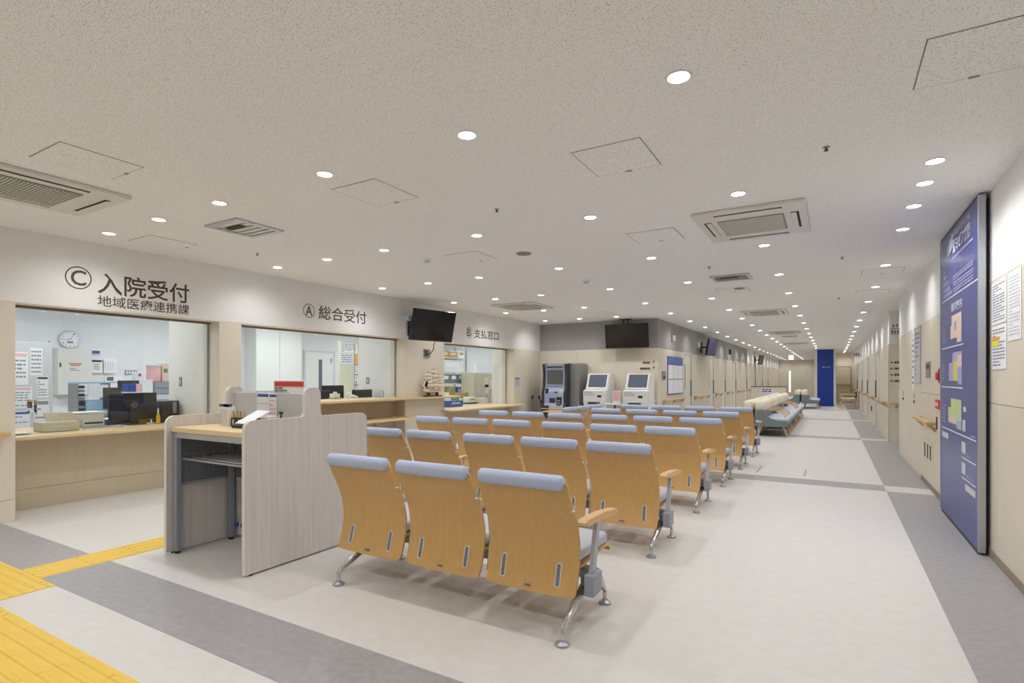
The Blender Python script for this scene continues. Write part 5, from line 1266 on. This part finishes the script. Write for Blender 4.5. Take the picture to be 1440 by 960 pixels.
# ================================================================== OFFICE BEHIND THE WINDOW MARKED A
t = thing('wall_cupboard', 'large white wall cupboard with two flat doors behind window A', 'cupboard', (WX, 8.4, 1.0))
MB().box(WX, WX + 0.36, 7.78, 9.03, 1.0, 2.55).build('carcass', 'office_white', t)
for a, b in ((7.79, 8.40), (8.41, 9.02)):
    dr = MB().rbox(WX + 0.362, WX + 0.38, a, b, 1.01, 2.54, 0.003).build('door', 'office_white', t)
    MB().rbox(WX + 0.38, WX + 0.392, (b - 0.06) if a < 8 else (a + 0.04), (b - 0.04) if a < 8 else (a + 0.06), 1.10, 1.24, 0.002).build('handle', 'satin', dr)
t = thing('counter_desk', 'pale desk behind the high A counter', 'desk', (-7.4, 5.75, 0))
MB().rbox(-7.85, -7.05, 4.26, 7.24, 0.69, 0.72, 0.005).build('desk_top', 'paper_grey', t)
for x in (-7.8, -7.12):
    for y in (4.4, 7.1): MB().box(x - 0.02, x + 0.02, y - 0.02, y + 0.02, 0, 0.69).build('leg', 'satin', t)
MB().box(-7.80, -7.78, 4.45, 7.05, 0.3, 0.69).build('modesty_panel', 'office_white', t)
monitor('computer_monitor', 'black monitor half hidden by the booth divider behind window A', -7.16, 5.93, 6.29, 0.80, 1.10, 0.72)
monitor('computer_monitor', 'large black monitor standing further back behind window A', -7.50, 6.40, 6.88, 0.84, 1.18, 0.72)
monitor('computer_monitor', 'wide black monitor next to the acrylic stand behind window A', -7.16, 6.77, 7.23, 0.80, 1.105, 0.72)
t = thing('desk_phone', 'white desk phone on the A counter', 'phone', (-6.93, 6.55, 0.97))
MB().prism([(-7.01, 0.971), (-6.88, 0.971), (-6.88, 1.0), (-7.01, 1.03)], 'y', 6.47, 6.62).build('phone_base', 'off_white', t)
MB().tube([(-6.99, 6.49, 1.04), (-6.95, 6.50, 1.045), (-6.91, 6.50, 1.03)], 0.014, 8).build('handset', 'white', t)
t = thing('tissue_box', 'white tissue box in a brown tray on the A counter', 'tissue box', (-6.94, 6.18, 0.97))
MB().rbox(-7.0, -6.88, 6.10, 6.27, 0.971, 0.99, 0.003).build('brown_tray', 'cardboard', t)
MB().rbox(-6.99, -6.89, 6.11, 6.24, 0.99, 1.055, 0.006).build('box_body', 'white', t)
MB().rbox(-6.96, -6.92, 6.15, 6.21, 1.055, 1.085, 0.01).build('tissue', 'paper', t)
t = thing('acrylic_stand', 'clear acrylic card stand at the end of the A counter', 'card stand', (-6.85, 7.15, 0.97))
MB().box(-6.87, -6.862, 7.08, 7.21, 0.975, 1.09).build('upright', 'acrylic', t)
MB().box(-6.92, -6.82, 7.08, 7.21, 0.971, 0.975).build('stand_foot', 'acrylic', t)
MB().box(-6.87, -6.862, 7.205, 7.212, 0.975, 1.09).build('edge', 'steel_grey', t)
t = thing('locker_panel', 'tall slim olive locker panel with notices seen through window A', 'locker', (-9.56, 9.0, 0))
MB().rbox(-9.60, -9.52, 8.62, 9.50, 0.0, 2.15, 0.005).build('cabinet_body', 'olive', t)
MB().box(-9.52, -9.51, 9.03, 9.045, 0.05, 2.1).build('door_gap', 'machine_grey', t)
MB().rbox(-9.52, -9.50, 9.08, 9.10, 1.1, 1.25, 0.002).build('door_pull', 'satin', t)
print_sheet('wall_notice', 'white printed notice high on the olive locker panel', 'notice', frame_x(-9.52, 8.62, 1.88), 0.52, 0.23, rows=5, seed=61, ink='ink_grey')
print_sheet('wall_notice', 'white notice with orange edge below the printed notice on the cabinet', 'notice', frame_x(-9.52, 8.62, 1.64), 0.40, 0.22, rows=4, seed=62, ink='blue')
put_rect(MB(), frame_x(-9.52, 9.03, 1.64), 0, 0.11, 0, 0.22, 0.0005, 0.003).build('orange_card', 'orange', bpy.data.objects['locker_panel'])
for k in range(3): print_sheet('wall_notice', 'dark-headed slip in the column of slips on the olive locker panel, %s' % ('lowest', 'middle', 'top')[k], 'notice', frame_x(-9.52, 9.02, 0.95 + 0.235 * k), 0.14, 0.22, rows=4, head='ink_dark', seed=63 + k, group='slips on the olive locker panel')
t = thing('counter_notice', 'red headed white board sign standing on the rear of the booth', 'sign', (-3.86, 2.95, 0.941))
MB().rbox(-4.05, -3.66, 2.945, 2.955, 0.955, 1.285, 0.002).build('sign_board', 'white', t)
MB().box(-4.03, -3.67, 2.942, 2.945, 1.235, 1.275).build('red_header', 'red', t)
put_lines(MB(), frame_ny(-4.05, 2.945, 1.17), 0.02, 0.21, 0.0, 0.06, 3, 7, 0.5, words=3).build('sign_text', 'ink_dark', t)
MB().rbox(-4.0, -3.7, 2.90, 3.0, 0.941, 0.955, 0.003).build('sign_foot', 'white', t)

# ================================================================== OFFICE BEHIND THE WINDOW MARKED B
t = thing('steel_rack', 'open steel rack stacked with boxes and files behind window B', 'shelf rack', (-9.2, 12.2, 0))
for x in (-9.4, -9.0):
    for y in (11.64, 12.76): MB().box(x - 0.02, x + 0.02, y - 0.02, y + 0.02, 0, 2.2).build('rack_post', 'satin', t)
for z in (0.25, 0.80, 1.17, 1.48, 1.87): MB().rbox(-9.42, -8.98, 11.62, 12.78, z - 0.03, z, 0.004).build('rack_shelf', 'paper_grey', t)
grp = 'boxes on the steel rack'
def boxy(name, label, cat, x0, x1, y0, y1, z, h, m, extra=None, group=grp):
    t = thing(name, label, cat, ((x0 + x1) / 2, (y0 + y1) / 2, z), group=group)
    MB().rbox(x0, x1, y0, y1, z + 0.001, z + h, 0.004).build('body', m, t)
    if extra: MB().rbox(x1, x1 + 0.004, y0 + (y1 - y0) * 0.2, y1 - (y1 - y0) * 0.2, z + h * 0.45, z + h * 0.8, 0.001).build('front_label', extra, t)
    return t
boxy('cardboard_box', 'brown cardboard box on the rack top, nearer the window post', 'box', -9.35, -9.02, 11.66, 11.98, 1.87, 0.17, 'cardboard', 'sail')
boxy('cardboard_box', 'brown cardboard box on the rack top, beside the white bundle', 'box', -9.35, -9.02, 12.0, 12.36, 1.87, 0.17, 'cardboard', 'sail')
boxy('paper_bundle', 'white wrapped bundle at the end of the rack top', 'bundle', -9.35, -9.02, 12.42, 12.72, 1.87, 0.2, 'paper', 'cardboard')
boxy('steel_chest', 'pale grey steel chest with white label on the rack', 'chest', -9.34, -9.03, 11.70, 12.64, 1.48, 0.33, 'office_white', 'paper')
for k in range(3): boxy('file_box', 'dark file box with white label lines on the rack, %s' % ('nearest the post', 'middle one', 'beside the far post')[k], 'file box', -9.35, -9.0, 11.68 + 0.345 * k, 12.0 + 0.345 * k, 1.17, 0.25, 'dark_steel', 'paper', 'dark file boxes on the rack')
boxy('file_box', 'yellow and green file on the lower rack shelf', 'file box', -9.3, -9.0, 12.0, 12.25, 0.80, 0.28, 'ochre', 'green', None)
boxy('file_box', 'blue file on the lower rack shelf', 'file box', -9.3, -9.0, 12.35, 12.6, 0.80, 0.27, 'blue', 'sky_blue', None)
boxy('paper_bundle', 'white papers lying on the lower rack shelf', 'papers', -9.3, -8.99, 11.72, 11.96, 0.80, 0.12, 'paper', None, None)
t = thing('tall_cabinet', 'beige steel cabinet with pinned slips behind window B', 'cabinet', (-8.7, 13.0, 0))
MB().rbox(-8.95, -8.5, 12.45, 13.70, 0, 1.46, 0.006).build('cabinet_body', 'cabinet_beige', t)
MB().box(-8.5, -8.495, 13.06, 13.075, 0.05, 1.42).build('door_gap', 'machine_grey', t)
for y, z in ((12.95, 1.05), (13.2, 0.98), (12.98, 0.85)): MB().box(-8.5, -8.494, y, y + 0.2, z, z + 0.28).build('slip', 'sail', t)
boxy('letter_stand', 'white leaning paper stand on the beige cabinet', 'stand', -8.75, -8.65, 12.62, 12.80, 1.46, 0.24, 'paper', None, None)
boxy('document_tray', 'blue box tray with white base on the B counter', 'tray', -7.1, -6.85, 9.10, 9.60, 0.70, 0.13, 'blue', 'sky_blue', None)
t = thing('receipt_printer', 'white receipt printer with black base behind window B', 'printer', (-7.45, 10.7, 0.70))
MB().rbox(-7.62, -7.30, 10.45, 10.85, 0.701, 0.73, 0.004).build('printer_base', 'black', t)
MB().rbox(-7.58, -7.33, 10.50, 10.80, 0.73, 0.86, 0.012).build('printer_body', 'white', t)
MB().rbox(-7.335, -7.325, 10.56, 10.74, 0.80, 0.815, 0.002).build('paper_slot', 'charcoal', t)
boxy('ochre_box', 'small ochre carton beside the receipt printer behind window B', 'box', -7.8, -7.65, 10.6, 10.95, 0.70, 0.26, 'ochre', 'cardboard', None)
boxy('file_box', 'green and white file standing at the B counter', 'file box', -7.4, -7.2, 9.9, 10.1, 0.70, 0.2, 'green', 'paper', None)
boxy('paper_bundle', 'cream paper pack on the B counter', 'papers', -7.4, -7.15, 10.92, 11.05, 0.70, 0.14, 'sail', 'paper', None)
